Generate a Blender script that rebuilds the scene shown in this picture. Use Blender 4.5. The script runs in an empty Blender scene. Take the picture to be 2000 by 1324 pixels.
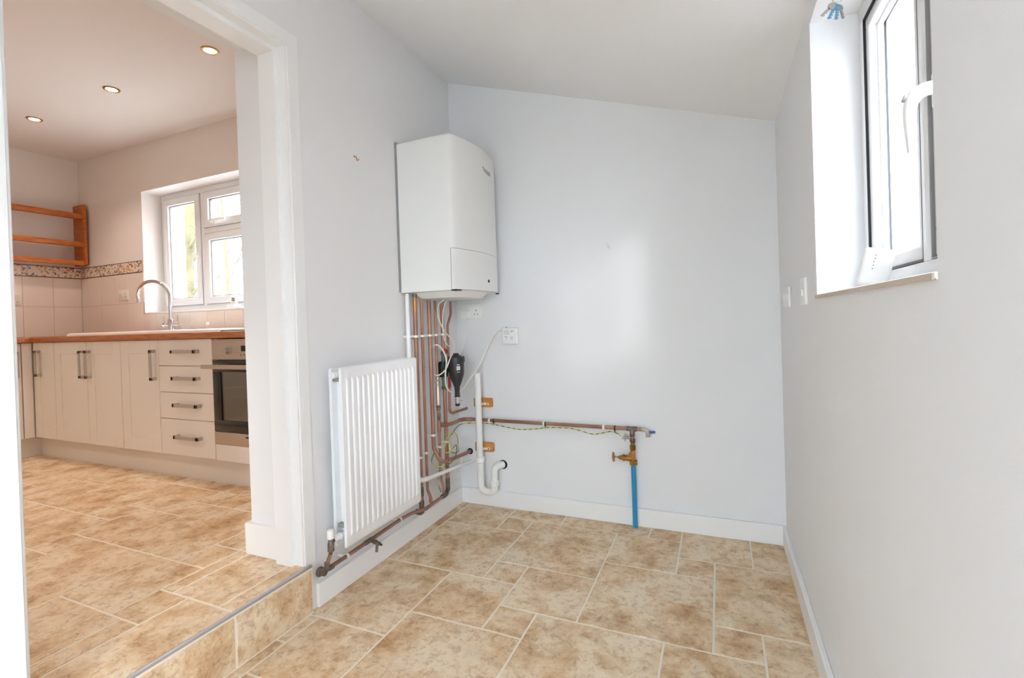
import bpy, bmesh, math, random
from mathutils import Vector, Matrix, Quaternion
random.seed(7)
PI = math.pi
scene = bpy.context.scene
COL = scene.collection
V = Vector

# ------------------------------------------------------------------ camera
def cam_axes(yaw, pitch, roll):
    f = V((-math.sin(yaw) * math.cos(pitch), math.cos(yaw) * math.cos(pitch), math.sin(pitch)))
    r = V((math.cos(yaw), math.sin(yaw), 0)); u = r.cross(f)
    c, s = math.cos(roll), math.sin(roll)
    return c * r + s * u, -s * r + c * u, f
cd = bpy.data.cameras.new('camera'); cam = bpy.data.objects.new('camera', cd); COL.objects.link(cam)
_r, _u, _f = cam_axes(0.4074, -0.0074, -0.0333)
_m = Matrix((_r, _u, -_f)).transposed().to_4x4(); _m.translation = V((1.4921, -2.5543, 1.1034))
cam.matrix_world = _m
cd.sensor_fit = 'HORIZONTAL'; cd.sensor_width = 36.0
cd.lens = 930.68 / 2000 * 36.0
cd.shift_x = -4.03 / 2000; cd.shift_y = -29.3 / 2000
cd.clip_start = 0.02
scene.camera = cam

# ------------------------------------------------------------------ sky, sun, exposure
wd = bpy.data.worlds.new('world'); scene.world = wd; wd.use_nodes = True
bg = wd.node_tree.nodes['Background']
bg.inputs[0].default_value = (0.74, 0.868, 1.0, 1); bg.inputs[1].default_value = 15.0
sd = bpy.data.lights.new('sun', 'SUN'); sun = bpy.data.objects.new('sun', sd); COL.objects.link(sun)
sd.energy = 1.4; sd.angle = math.radians(8.0); sd.color = (1.0, 0.99, 0.98)
sun.rotation_euler = V((-0.70, 1.0, -0.28)).to_track_quat('-Z', 'Y').to_euler()
sun.location = (6, -9, 5)
vs = scene.view_settings
vs.view_transform = 'Standard'; vs.look = 'None'; vs.gamma = 1.0; vs.use_curve_mapping = False
vs.exposure = 0.16
try:
    scene.cycles.diffuse_bounces = 6
    scene.cycles.sample_clamp_indirect = 12.0
except Exception:
    pass

# ------------------------------------------------------------------ materials
def lin(c):
    out = []
    for v in c:
        v /= 255.0
        out.append(v / 12.92 if v <= 0.04045 else ((v + 0.055) / 1.055) ** 2.4)
    return (*out, 1.0)
MATS = {}
def mat(name, col, rough=0.5, metal=0.0, vary=0.0, vscale=8.0, bump=0.0, bscale=200.0, spec=0.5, stretch=None, col2=None):
    m = bpy.data.materials.new(name); m.use_nodes = True
    nt = m.node_tree; b = nt.nodes['Principled BSDF']
    b.inputs['Base Color'].default_value = lin(col)
    b.inputs['Roughness'].default_value = rough; b.inputs['Metallic'].default_value = metal
    b.inputs['Specular IOR Level'].default_value = spec
    g = nt.nodes.new('ShaderNodeNewGeometry'); vec = g.outputs['Position']
    if stretch:
        mp = nt.nodes.new('ShaderNodeMapping'); mp.inputs['Scale'].default_value = stretch
        nt.links.new(vec, mp.inputs['Vector']); vec = mp.outputs['Vector']
    if vary or col2:
        n = nt.nodes.new('ShaderNodeTexNoise'); n.inputs['Scale'].default_value = vscale; n.inputs['Detail'].default_value = 5
        nt.links.new(vec, n.inputs['Vector'])
        r = nt.nodes.new('ShaderNodeValToRGB')
        a = lin(col); c2 = lin(col2) if col2 else tuple(max(0, x * (1 - vary)) for x in a[:3]) + (1,)
        r.color_ramp.elements[0].position = 0.35; r.color_ramp.elements[1].position = 0.65
        r.color_ramp.elements[0].color = c2; r.color_ramp.elements[1].color = a
        nt.links.new(n.outputs['Fac'], r.inputs['Fac']); nt.links.new(r.outputs['Color'], b.inputs['Base Color'])
    if bump:
        n2 = nt.nodes.new('ShaderNodeTexNoise'); n2.inputs['Scale'].default_value = bscale; n2.inputs['Detail'].default_value = 3
        nt.links.new(g.outputs['Position'], n2.inputs['Vector'])
        bp = nt.nodes.new('ShaderNodeBump'); bp.inputs['Strength'].default_value = bump; bp.inputs['Distance'].default_value = 0.002
        nt.links.new(n2.outputs['Fac'], bp.inputs['Height']); nt.links.new(bp.outputs['Normal'], b.inputs['Normal'])
    MATS[name] = m
    return m
def emit(name, col, s):
    m = bpy.data.materials.new(name); m.use_nodes = True; nt = m.node_tree; nt.nodes.clear()
    e = nt.nodes.new('ShaderNodeEmission'); e.inputs[0].default_value = (*col, 1); e.inputs[1].default_value = s
    o = nt.nodes.new('ShaderNodeOutputMaterial'); nt.links.new(e.outputs[0], o.inputs[0]); MATS[name] = m; return m
def glass(name, tint=(1, 1, 1), gloss=0.06, rough=0.0):
    m = bpy.data.materials.new(name); m.use_nodes = True; nt = m.node_tree; nt.nodes.clear()
    t = nt.nodes.new('ShaderNodeBsdfTransparent'); t.inputs[0].default_value = (*tint, 1)
    g = nt.nodes.new('ShaderNodeBsdfGlossy'); g.inputs['Roughness'].default_value = rough
    x = nt.nodes.new('ShaderNodeMixShader'); x.inputs[0].default_value = gloss
    o = nt.nodes.new('ShaderNodeOutputMaterial')
    nt.links.new(t.outputs[0], x.inputs[1]); nt.links.new(g.outputs[0], x.inputs[2]); nt.links.new(x.outputs[0], o.inputs[0])
    MATS[name] = m; return m

mat('wall_white', (233, 233, 233), 0.9, bump=0.10, bscale=260, spec=0.2)
mat('ceiling_white', (241, 240, 239), 0.9, bump=0.10, bscale=220, spec=0.2)
mat('kitchen_wall', (234, 228, 222), 0.9, bump=0.10, bscale=260, spec=0.2)
mat('gloss_white', (240, 240, 238), 0.35)
mat('upvc', (240, 241, 242), 0.25)
mat('boiler_white', (236, 236, 232), 0.32)
mat('radiator_white', (242, 243, 244), 0.3)
mat('plastic_white', (240, 240, 236), 0.35)
mat('plastic_cream', (240, 237, 224), 0.4)
mat('plastic_grey', (150, 150, 150), 0.4)
mat('copper', (178, 136, 114), 0.42, 0.5, vscale=9, col2=(150, 108, 90))
mat('copper_bright', (186, 124, 80), 0.34, 0.6)
mat('solder_grey', (132, 120, 108), 0.45, 0.6, vscale=40, col2=(98, 88, 78))
mat('brass', (184, 132, 66), 0.35, 0.75, vscale=30, col2=(150, 104, 52))
mat('steel', (186, 182, 176), 0.3, 0.85)
mat('steel_warm', (196, 184, 172), 0.34, 0.8)
mat('nickel', (190, 182, 172), 0.42, 0.45)
mat('chrome', (225, 226, 228), 0.08, 1.0)
mat('aluminium', (186, 187, 192), 0.4, 0.55)
mat('black_plastic', (44, 45, 48), 0.4)
mat('black', (14, 14, 15), 0.5)
mat('hole_dark', (40, 36, 33), 0.9)
mat('red_plastic', (196, 32, 40), 0.4)
mat('blue_plastic', (40, 78, 176), 0.4)
mat('blue_pipe', (30, 140, 190), 0.45)
mat('key_blue', (86, 142, 176), 0.4)
mat('green_brass', (120, 122, 96), 0.5, 0.4, vscale=40, col2=(92, 108, 92))
mat('block_wood', (214, 146, 66), 0.6, vscale=12, col2=(190, 118, 44), stretch=(1, 1, 12))
mat('worktop_wood', (186, 116, 62), 0.35, vscale=5, col2=(160, 88, 42), stretch=(2, 14, 14))
mat('shelf_wood', (205, 122, 56), 0.45, vscale=5, col2=(178, 92, 36), stretch=(14, 2, 8))
mat('cabinet_cream', (238, 231, 222), 0.45)
mat('plinth_cream', (230, 222, 212), 0.5)
mat('ceramic', (242, 240, 236), 0.12)
mat('grout_light', (238, 230, 214), 0.9)
mat('grout_wall', (212, 190, 172), 0.9)
mat('wall_tile_cream', (238, 226, 214), 0.1)
mat('sill_tile_edge', (196, 180, 162), 0.5)
mat('oven_glass_black', (22, 23, 26), 0.08)
mat('print_grey', (150, 150, 158), 0.6)
mat('brick_wall', (196, 150, 126), 0.9)
mat('paving', (185, 185, 183), 1.0, vary=0.2)
mat('bark', (104, 96, 68), 0.95, vscale=3, col2=(84, 76, 52))
mat('leaf_pale', (190, 186, 110), 0.9)
mat('concrete', (170, 166, 160), 0.9)
glass('pane_glass'); glass('oven_window', (0.62, 0.6, 0.57), 0.22, 0.2)
emit('lamp_glow', (1.0, 0.72, 0.36), 40.0)

def stone_tile():
    m = bpy.data.materials.new('stone_tile'); m.use_nodes = True; nt = m.node_tree; b = nt.nodes['Principled BSDF']
    g = nt.nodes.new('ShaderNodeNewGeometry'); oi = nt.nodes.new('ShaderNodeObjectInfo')
    sc = nt.nodes.new('ShaderNodeVectorMath'); sc.operation = 'SCALE'; sc.inputs[0].default_value = (37.0, 23.0, 11.0)
    nt.links.new(oi.outputs['Random'], sc.inputs['Scale'])
    ad = nt.nodes.new('ShaderNodeVectorMath'); nt.links.new(g.outputs['Position'], ad.inputs[0]); nt.links.new(sc.outputs[0], ad.inputs[1])
    def noise(s, d, dist=0.0, rough=0.6):
        n = nt.nodes.new('ShaderNodeTexNoise'); n.inputs['Scale'].default_value = s; n.inputs['Detail'].default_value = d
        n.inputs['Distortion'].default_value = dist; n.inputs['Roughness'].default_value = rough
        nt.links.new(ad.outputs[0], n.inputs['Vector']); return n
    def ramp(f, els):
        r = nt.nodes.new('ShaderNodeValToRGB'); cr = r.color_ramp
        while len(cr.elements) < len(els): cr.elements.new(0.5)
        for e, (p, c) in zip(cr.elements, els): e.position = p; e.color = c
        nt.links.new(f, r.inputs['Fac']); return r
    n1 = noise(9, 10, 0.25, 0.68); n2 = noise(34, 10, 0.35, 0.78); n3 = noise(4.5, 8, 0.4, 0.7)
    r1 = ramp(n1.outputs['Fac'], [(0.34, lin((198, 168, 134))), (0.46, lin((224, 199, 164))), (0.56, lin((237, 219, 190))), (0.66, lin((228, 209, 182)))])
    r2 = ramp(n2.outputs['Fac'], [(0.38, lin((176, 140, 108))), (0.50, (1, 1, 1, 1)), (0.62, (1, 1, 1, 1)), (0.74, lin((236, 224, 208)))])
    r3 = ramp(n3.outputs['Fac'], [(0.34, lin((230, 204, 168))), (0.58, (1, 1, 1, 1))])
    m1 = nt.nodes.new('ShaderNodeMix'); m1.data_type = 'RGBA'; m1.blend_type = 'MULTIPLY'; m1.inputs[0].default_value = 0.5
    nt.links.new(r1.outputs[0], m1.inputs[6]); nt.links.new(r2.outputs[0], m1.inputs[7])
    m2 = nt.nodes.new('ShaderNodeMix'); m2.data_type = 'RGBA'; m2.blend_type = 'MULTIPLY'; m2.inputs[0].default_value = 0.7
    nt.links.new(m1.outputs[2], m2.inputs[6]); nt.links.new(r3.outputs[0], m2.inputs[7])
    nt.links.new(m2.outputs[2], b.inputs['Base Color'])
    b.inputs['Roughness'].default_value = 0.48; b.inputs['Specular IOR Level'].default_value = 0.4
    bp = nt.nodes.new('ShaderNodeBump'); bp.inputs['Strength'].default_value = 0.18; bp.inputs['Distance'].default_value = 0.003
    nt.links.new(n2.outputs['Fac'], bp.inputs['Height']); nt.links.new(bp.outputs['Normal'], b.inputs['Normal'])
    MATS['stone_tile'] = m
stone_tile()

def border_tile():
    m = bpy.data.materials.new('border_tile'); m.use_nodes = True; nt = m.node_tree; b = nt.nodes['Principled BSDF']
    tc = nt.nodes.new('ShaderNodeTexCoord'); g = nt.nodes.new('ShaderNodeNewGeometry')
    vo = nt.nodes.new('ShaderNodeTexVoronoi'); vo.inputs['Scale'].default_value = 75; nt.links.new(g.outputs['Position'], vo.inputs['Vector'])
    sx = nt.nodes.new('ShaderNodeSeparateColor'); nt.links.new(vo.outputs['Color'], sx.inputs[0])
    r = nt.nodes.new('ShaderNodeValToRGB'); r.color_ramp.interpolation = 'CONSTANT'
    els = [(0, (236, 224, 204)), (0.46, (214, 160, 100)), (0.58, (236, 224, 204)), (0.70, (160, 166, 140)), (0.78, (112, 118, 148)), (0.87, (200, 122, 92)), (0.93, (236, 224, 204))]
    while len(r.color_ramp.elements) < len(els): r.color_ramp.elements.new(0.5)
    for e, (p, c) in zip(r.color_ramp.elements, els): e.position = p; e.color = lin(c)
    nt.links.new(sx.outputs[0], r.inputs['Fac'])
    sp = nt.nodes.new('ShaderNodeSeparateXYZ'); nt.links.new(tc.outputs['Generated'], sp.inputs[0])
    ln = nt.nodes.new('ShaderNodeValToRGB'); ln.color_ramp.interpolation = 'CONSTANT'
    le = [(0, (120, 104, 120)), (0.07, (255, 255, 255)), (0.93, (120, 104, 120))]
    while len(ln.color_ramp.elements) < 3: ln.color_ramp.elements.new(0.5)
    for e, (p, c) in zip(ln.color_ramp.elements, le): e.position = p; e.color = lin(c)
    nt.links.new(sp.outputs[2], ln.inputs['Fac'])
    mx = nt.nodes.new('ShaderNodeMix'); mx.data_type = 'RGBA'; mx.blend_type = 'MULTIPLY'; mx.inputs[0].default_value = 1
    nt.links.new(r.outputs[0], mx.inputs[6]); nt.links.new(ln.outputs[0], mx.inputs[7]); nt.links.new(mx.outputs[2], b.inputs['Base Color'])
    b.inputs['Roughness'].default_value = 0.15; MATS['border_tile'] = m
border_tile()

def earth_mat():
    m = bpy.data.materials.new('earth_wire'); m.use_nodes = True; nt = m.node_tree; b = nt.nodes['Principled BSDF']
    g = nt.nodes.new('ShaderNodeNewGeometry'); w = nt.nodes.new('ShaderNodeTexWave'); w.inputs['Scale'].default_value = 9; w.inputs['Distortion'].default_value = 2
    nt.links.new(g.outputs['Position'], w.inputs['Vector']); r = nt.nodes.new('ShaderNodeValToRGB'); r.color_ramp.interpolation = 'CONSTANT'
    r.color_ramp.elements[0].color = lin((84, 118, 64)); r.color_ramp.elements[1].color = lin((206, 202, 84)); r.color_ramp.elements[1].position = 0.45
    nt.links.new(w.outputs['Fac'], r.inputs['Fac']); nt.links.new(r.outputs[0], b.inputs['Base Color']); b.inputs['Roughness'].default_value = 0.4
    MATS['earth_wire'] = m
earth_mat()

def brickwork():
    m = MATS['brick_wall']; nt = m.node_tree; b = nt.nodes['Principled BSDF']
    tc = nt.nodes.new('ShaderNodeTexCoord'); mp = nt.nodes.new('ShaderNodeMapping'); mp.inputs['Rotation'].default_value = (0, -PI / 2, -PI / 2)
    t = nt.nodes.new('ShaderNodeTexBrick'); t.inputs['Scale'].default_value = 4.4
    t.inputs['Color1'].default_value = lin((198, 140, 112)); t.inputs['Color2'].default_value = lin((182, 122, 96)); t.inputs['Mortar'].default_value = lin((214, 204, 192))
    nt.links.new(tc.outputs['Object'], mp.inputs[0]); nt.links.new(mp.outputs[0], t.inputs[0]); nt.links.new(t.outputs[0], b.inputs['Base Color'])
brickwork()

# ------------------------------------------------------------------ mesh helpers
def B(): return bmesh.new()
def box(bm, lo, hi, bev=0.0, seg=2):
    lo = V(lo); hi = V(hi)
    c = (lo + hi) / 2; s = hi - lo
    r = bmesh.ops.create_cube(bm, size=1.0, matrix=Matrix.Translation(c) @ Matrix.Diagonal((s.x, s.y, s.z, 1)))
    if bev:
        es = list({e for v in r['verts'] for e in v.link_edges})
        bmesh.ops.bevel(bm, geom=es, offset=bev, segments=seg, profile=0.5, affect='EDGES')
    return bm
def fillet(pts, rad, n=6):
    pts = [V(p) for p in pts]
    if rad <= 0 or len(pts) < 3: return pts
    out = [pts[0]]
    for i in range(1, len(pts) - 1):
        p = pts[i]; a = (pts[i - 1] - p); b = (pts[i + 1] - p)
        la, lb = a.length, b.length; a = a / la; b = b / lb
        ang = a.angle(b)
        if ang > PI - 0.02: out.append(p); continue
        d = min(rad / math.tan(ang / 2), la * 0.48, lb * 0.48)
        rr = d * math.tan(ang / 2)
        bis = (a + b).normalized(); cen = p + bis * (rr / math.sin(ang / 2))
        s = p + a * d - cen; e = p + b * d - cen
        tot = s.angle(e); ax = s.cross(e).normalized()
        for k in range(n + 1):
            out.append(cen + Quaternion(ax, tot * k / n) @ s)
    out.append(pts[-1]); return out
def spline(pts, n=8):
    pts = [V(p) for p in pts]; P = [2 * pts[0] - pts[1]] + pts + [2 * pts[-1] - pts[-2]]; out = []
    for i in range(1, len(P) - 2):
        p0, p1, p2, p3 = P[i - 1:i + 3]
        for k in range(n):
            t = k / n
            out.append(0.5 * ((2 * p1) + (p2 - p0) * t + (2 * p0 - 5 * p1 + 4 * p2 - p3) * t * t + (3 * p1 - p0 - 3 * p2 + p3) * t ** 3))
    out.append(pts[-1]); return out
def tube(bm, pts, r, seg=12, bend=0.0, n=6):
    path = fillet(pts, bend, n); path = [p for i, p in enumerate(path) if i == 0 or (p - path[i - 1]).length > 1e-5]
    rad = r if isinstance(r, (list, tuple)) else [r] * len(path)
    t = (path[1] - path[0]).normalized()
    ref = t.orthogonal().normalized(); rings = []
    for i, p in enumerate(path):
        if i == 0: tt = (path[1] - path[0]).normalized()
        elif i == len(path) - 1: tt = (path[-1] - path[-2]).normalized()
        else: tt = ((path[i + 1] - p).normalized() + (p - path[i - 1]).normalized()).normalized()
        ref = (t.rotation_difference(tt) @ ref).normalized(); t = tt
        o = t.cross(ref)
        rings.append([bm.verts.new(p + rad[i] * (math.cos(2 * PI * k / seg) * ref + math.sin(2 * PI * k / seg) * o)) for k in range(seg)])
    for a, b in zip(rings, rings[1:]):
        for k in range(seg): bm.faces.new((a[k], a[(k + 1) % seg], b[(k + 1) % seg], b[k]))
    bm.faces.new(list(reversed(rings[0]))); bm.faces.new(rings[-1])
    return bm
def lathe(bm, prof, org=(0, 0, 0), axis=(0, 0, 1), seg=20):
    """prof: list of (radius, height) along the axis"""
    ax = V(axis).normalized(); a = ax.orthogonal().normalized(); b = ax.cross(a); org = V(org); rings = []
    for r, h in prof:
        r = max(r, 1e-5)
        rings.append([bm.verts.new(org + ax * h + r * (math.cos(2 * PI * k / seg) * a + math.sin(2 * PI * k / seg) * b)) for k in range(seg)])
    for p, q in zip(rings, rings[1:]):
        for k in range(seg): bm.faces.new((p[k], p[(k + 1) % seg], q[(k + 1) % seg], q[k]))
    bm.faces.new(list(reversed(rings[0]))); bm.faces.new(rings[-1])
    return bm
def prism(bm, poly, fn, a, b):
    """poly: 2-D outline; fn(u, v, w) -> point; extruded for w from a to b"""
    p = [bm.verts.new(fn(u, v, a)) for u, v in poly]; q = [bm.verts.new(fn(u, v, b)) for u, v in poly]; n = len(poly)
    bm.faces.new(list(reversed(p))); bm.faces.new(q)
    for k in range(n): bm.faces.new((p[k], p[(k + 1) % n], q[(k + 1) % n], q[k]))
    bmesh.ops.recalc_face_normals(bm, faces=bm.faces); return bm
ORG = {}
def obj(name, bm, material, parent=None, smooth=True, label=None, recalc=True):
    if recalc: bmesh.ops.recalc_face_normals(bm, faces=bm.faces)
    me = bpy.data.meshes.new(name)
    off = ORG.get(parent.name, V((0, 0, 0))) if parent else V((0, 0, 0))
    if off.length: bmesh.ops.translate(bm, verts=bm.verts, vec=-off)
    bm.to_mesh(me); bm.free(); me.materials.append(MATS[material])
    if smooth and len(me.polygons):
        me.polygons.foreach_set('use_smooth', [True] * len(me.polygons)); me.set_sharp_from_angle(angle=math.radians(35))
    o = bpy.data.objects.new(name, me); COL.objects.link(o)
    if parent: o.parent = parent; ORG[o.name] = off
    if label: o['label'] = label
    return o
def tag(o, label, cat, group=None):
    o['label'] = label; o['category'] = cat
    if group: o['group'] = group
    return o
def thing(name, label, cat, loc=(0, 0, 0), group=None):
    o = bpy.data.objects.new(name, None); COL.objects.link(o); o.location = loc; o.empty_display_size = 0.05
    ORG[o.name] = V(loc); return tag(o, label, cat, group)
def struct(name, bm, m, label=None, smooth=False):
    o = obj(name, bm, m, smooth=smooth); o['kind'] = 'structure'
    if label: o['label'] = label
    return o
def piece(name, me, loc, parent):
    o = bpy.data.objects.new(name, me); COL.objects.link(o); o.location = V(loc) - ORG.get(parent.name, V((0, 0, 0))); o.parent = parent; return o
def slab_mesh(key, s, bev, m, cache={}):
    k = (key, tuple(round(x, 4) for x in s))
    if k not in cache:
        bm = B(); box(bm, [-x / 2 for x in s], [x / 2 for x in s], bev, 1)
        me = bpy.data.meshes.new(key); bm.to_mesh(me); bm.free(); me.materials.append(MATS[m]); cache[k] = me
    return cache[k]

# ------------------------------------------------------------------ measured place
W, HL, HR, ST = 1.7554, 2.5736, 1.9963, 0.1863     # utility width, ceiling left / right, step height
YR = -3.75                                          # rear wall of the utility room
KB, KL, KC, KN = -0.07, -3.94, 2.70, -3.45          # kitchen back wall, left wall, ceiling, near wall
KT = 0.30                                           # thickness of the dividing wall
SK = 0.018
JY, NY = -1.195, -2.022                             # far and near jamb of the opening
HEAD, HEADW = 2.199, 2.240                          # underside of the lining board's top edge, plaster head
def hz(x): return HL + (HR - HL) * x / W

# ------------------------------------------------------------------ room shell
bm = B()                                            # dividing wall (left wall of the utility room)
box(bm, (-KT, JY, -0.1), (0, 0.35, 2.85)); box(bm, (-KT, YR - .15, -0.1), (0, NY, 2.85)); box(bm, (-KT, NY, HEADW), (0, JY, 2.85))
struct('wall_left', bm, 'wall_white', 'white plastered wall with the wide doorway to the kitchen')
bm = B(); box(bm, (0, 0, -0.1), (W + .3, 0.35, 2.85)); struct('wall_back', bm, 'wall_white', 'white end wall with the water main')
WY0, WY1, WZ0, WZ1 = -1.762, -0.925, 1.143, 1.935
DY0, DY1 = -3.50, -2.86                              # unseen side window added behind the photographer to light the left wall
bm = B(); XO = W + .26
box(bm, (W, WY1, -0.1), (XO, 0.0, 2.85)); box(bm, (W, DY1, -0.1), (XO, WY0, 2.85)); box(bm, (W, YR - .15, -0.1), (XO, DY0, 2.85))
box(bm, (W, WY0, -0.1), (XO, WY1, WZ0)); box(bm, (W, WY0, WZ1), (XO, WY1, 2.85)); box(bm, (W, DY0, WZ1), (XO, DY1, 2.85)); box(bm, (W, DY0, -.1), (XO, DY1, WZ0))
struct('wall_right', bm, 'wall_white', 'white outer wall with the narrow side window')
DX0, DX1, DZ = 0.84, 1.68, 1.93                      # unseen glazed door added behind the photographer for frontal daylight
bm = B(); box(bm, (0, YR - .15, -.1), (DX0, YR, 2.85)); box(bm, (DX1, YR - .15, -.1), (W, YR, 2.85)); box(bm, (DX0, YR - .15, DZ), (DX1, YR, 2.85))
struct('wall_rear', bm, 'wall_white', 'white rear wall with a glazed door added for daylight')
bm = B(); prism(bm, [(0, HL), (W, HR), (W, HR + .12), (0, HL + .12)], lambda u, v, w: V((u, w, v)), YR, 0)
struct('ceiling', bm, 'ceiling_white', 'white sloping ceiling over the utility room')
# kitchen shell
KW = (-2.99, -1.55, 1.262, 2.30)                     # kitchen window opening x0,x1,z0,z1
KO = 0.28
bm = B()
box(bm, (KL - .25, KB, 0), (KW[0], KO, 2.85)); box(bm, (KW[1], KB, 0), (-KT, KO, 2.85)); box(bm, (KW[0], KB, 0), (KW[1], KO, KW[2])); box(bm, (KW[0], KB, KW[3]), (KW[1], KO, 2.85))
wkb = struct('wall_kitchen_back', bm, 'kitchen_wall', 'cream kitchen wall with the window over the sink')
bm = B(); box(bm, (KL - .25, KN - .2, 0), (KL, KB, 2.85)); wkl = struct('wall_kitchen_left', bm, 'kitchen_wall', 'cream kitchen wall carrying the wooden shelf')
bm = B(); box(bm, (KL, KN - .2, 0), (-KT, KN, 2.85)); struct('wall_kitchen_near', bm, 'kitchen_wall', 'plain cream kitchen wall opposite the window')
bm = B(); box(bm, (KL, KN, KC), (-KT, KB, KC + .12)); struct('ceiling_kitchen', bm, 'kitchen_wall', 'flat kitchen ceiling with recessed downlights')

# ------------------------------------------------------------------ tiled floors
M = 0.1533
def gx(i): return 0.063 + M * i
def gy(i): return -0.131 - M * i
def kx(i): return -0.060 - M * i
bm = B(); box(bm, (0, YR, -0.1), (W, 0, -0.0016)); floor = struct('floor', bm, 'grout_light', 'beige stone tiled utility floor')
bm = B(); box(bm, (-KT, -2.0, -0.1), (0.008, JY, ST - .0016)); box(bm, (KL, KN, -0.1), (-KT, KB, ST - .0016))
floork = struct('floor_kitchen', bm, 'grout_light', 'raised kitchen floor in beige stone tiles')
G = 0.0075
def lay(tiles, fx, parent, clip, z, extra_rows, cols):
    """explicit tiles (i0,i1,j0,j1) then greedy fill of the same module"""
    used = set(); lst = list(tiles)
    for t in tiles:
        for i in range(t[0], t[1]):
            for j in range(t[2], t[3]): used.add((i, j))
    rnd = random.Random(5)
    for j in range(*extra_rows):
        for i in range(*cols):
            if (i, j) in used: continue
            opts = [(3, 3), (3, 2), (2, 3), (2, 2), (2, 2), (1, 1), (2, 1), (1, 2)]; rnd.shuffle(opts)
            for w, h in opts + [(1, 1)]:
                cells = [(a, b) for a in range(i, i + w) for b in range(j, j + h)]
                if all(c not in used for c in cells) and i + w <= cols[1]:
                    used.update(cells); lst.append((i, i + w, j, j + h)); break
    for (i0, i1, j0, j1) in lst:
        xa, xb = sorted((fx(i0), fx(i1))); ya, yb = gy(j1), gy(j0)
        xa, xb, ya, yb = max(xa, clip[0]), min(xb, clip[1]), max(ya, clip[2]), min(yb, clip[3])
        w, d = xb - xa - G, yb - ya - G
        if w < .008 or d < .008: continue
        piece('tile', slab_mesh('tile', (w, d, 0.012), 0.0012, 'stone_tile'), ((xa + xb) / 2, (ya + yb) / 2, z - .006), parent)
UT = [(0, 2, -1, 1), (2, 3, 0, 1), (2, 4, -1, 0), (4, 7, -1, 0), (7, 8, -1, 0), (8, 10, -1, 1), (10, 12, -1, 1), (0, 3, 1, 4), (3, 6, 0, 3), (6, 8, 0, 2),
      (8, 9, 1, 2), (9, 12, 1, 4), (6, 9, 2, 5), (3, 4, 3, 4), (4, 6, 3, 5), (2, 4, 4, 6), (4, 5, 5, 6), (9, 10, 4, 5), (10, 12, 4, 7), (5, 8, 5, 8),
      (2, 5, 6, 9), (0, 2, 7, 9), (8, 10, 5, 7), (-1, 0, -1, 4), (-1, 2, 4, 7), (-1, 0, 7, 8), (-1, 0, 8, 10), (-1, 0, 10, 13), (0, 2, 9, 12)]
lay(UT, gx, floor, (0.0, W, YR, 0.0), 0.0, (-1, 24), (-1, 12))
KTL = [(-1, 0, 7, 9), (0, 2, 7, 9), (2, 3, 7, 8), (2, 4, 8, 10), (1, 2, 9, 10), (3, 6, 5, 8), (4, 7, 8, 11), (-1, 1, 9, 12), (1, 4, 10, 13), (7, 8, 8, 9), (9, 12, 4, 7),
       (12, 15, 2, 5), (12, 14, 5, 7), (7, 9, 4, 6), (8, 9, 6, 7), (6, 8, 6, 8)]
KTL = [t for t in KTL]
used = set(); ok = []
for t in KTL:
    cells = [(a, b) for a in range(t[0], t[1]) for b in range(t[2], t[3])]
    if not any(c in used for c in cells): used.update(cells); ok.append(t)
# tiles under the dividing wall are only laid inside the opening
def lay_k():
    lst = list(ok); rnd = random.Random(9); us = set(used)
    for j in range(3, 22):
        for i in range(-1, 26):
            if (i, j) in us: continue
            opts = [(3, 3), (3, 2), (2, 3), (2, 2), (2, 2), (1, 1), (2, 1), (1, 2)]; rnd.shuffle(opts)
            for w, h in opts + [(1, 1)]:
                cells = [(a, b) for a in range(i, i + w) for b in range(j, j + h)]
                if all(c not in us for c in cells): us.update(cells); lst.append((i, i + w, j, j + h)); break
    for (i0, i1, j0, j1) in lst:
        x0, x1 = kx(i1), kx(i0); y0, y1 = gy(j1), gy(j0)
        if x1 > 0: x1 = 0.010 + G / 2
        x0 = max(x0, -3.36 if y1 > -2.26 else KL); y1 = min(y1, -0.632); y0 = max(y0, KN)
        parts = [(x0, x1, y0, y1)]
        if x1 > -KT:                                  # inside the doorway
            parts = [(max(x0, -KT), x1, max(y0, -1.985), min(y1, -1.205))]
            if x0 < -KT:
                if y0 < -1.985 or y1 > -1.205: parts.append((x0, -KT, y0, y1))
                else: parts = [(x0, x1, y0, y1)]
        for a0, a1, b0, b1 in parts:
            w, d = a1 - a0 - G, b1 - b0 - G
            if w < .01 or d < .01: continue
            piece('tile', slab_mesh('tile', (w, d, 0.012), 0.0012, 'stone_tile'), ((a0 + a1) / 2, (b0 + b1) / 2, ST - .006), floork)
lay_k()
# riser of the step: tiles and metal nosing
rs = B(); box(rs, (0.0075, -2.0, -0.001), (0.0200, -1.190, ST - .008)); riser = struct('trim_1', rs, 'grout_light', 'tiled riser of the kitchen step')
for ya, yb in ((-2.0, -1.968), (-1.968, -1.511), (-1.511, -1.192)):
    piece('tile', slab_mesh('tile_riser', (0.009, yb - ya - .009, ST - .022), 0.001, 'stone_tile'), (0.0175, (ya + yb) / 2, (ST - .012) / 2), riser)
bm = B(); box(bm, (0.0105, -2.0, ST - .0095), (0.0235, -1.192, ST + .0012), 0.003, 2)
o = obj('nosing', bm, 'aluminium', riser, label='brushed metal edge trim')

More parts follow.
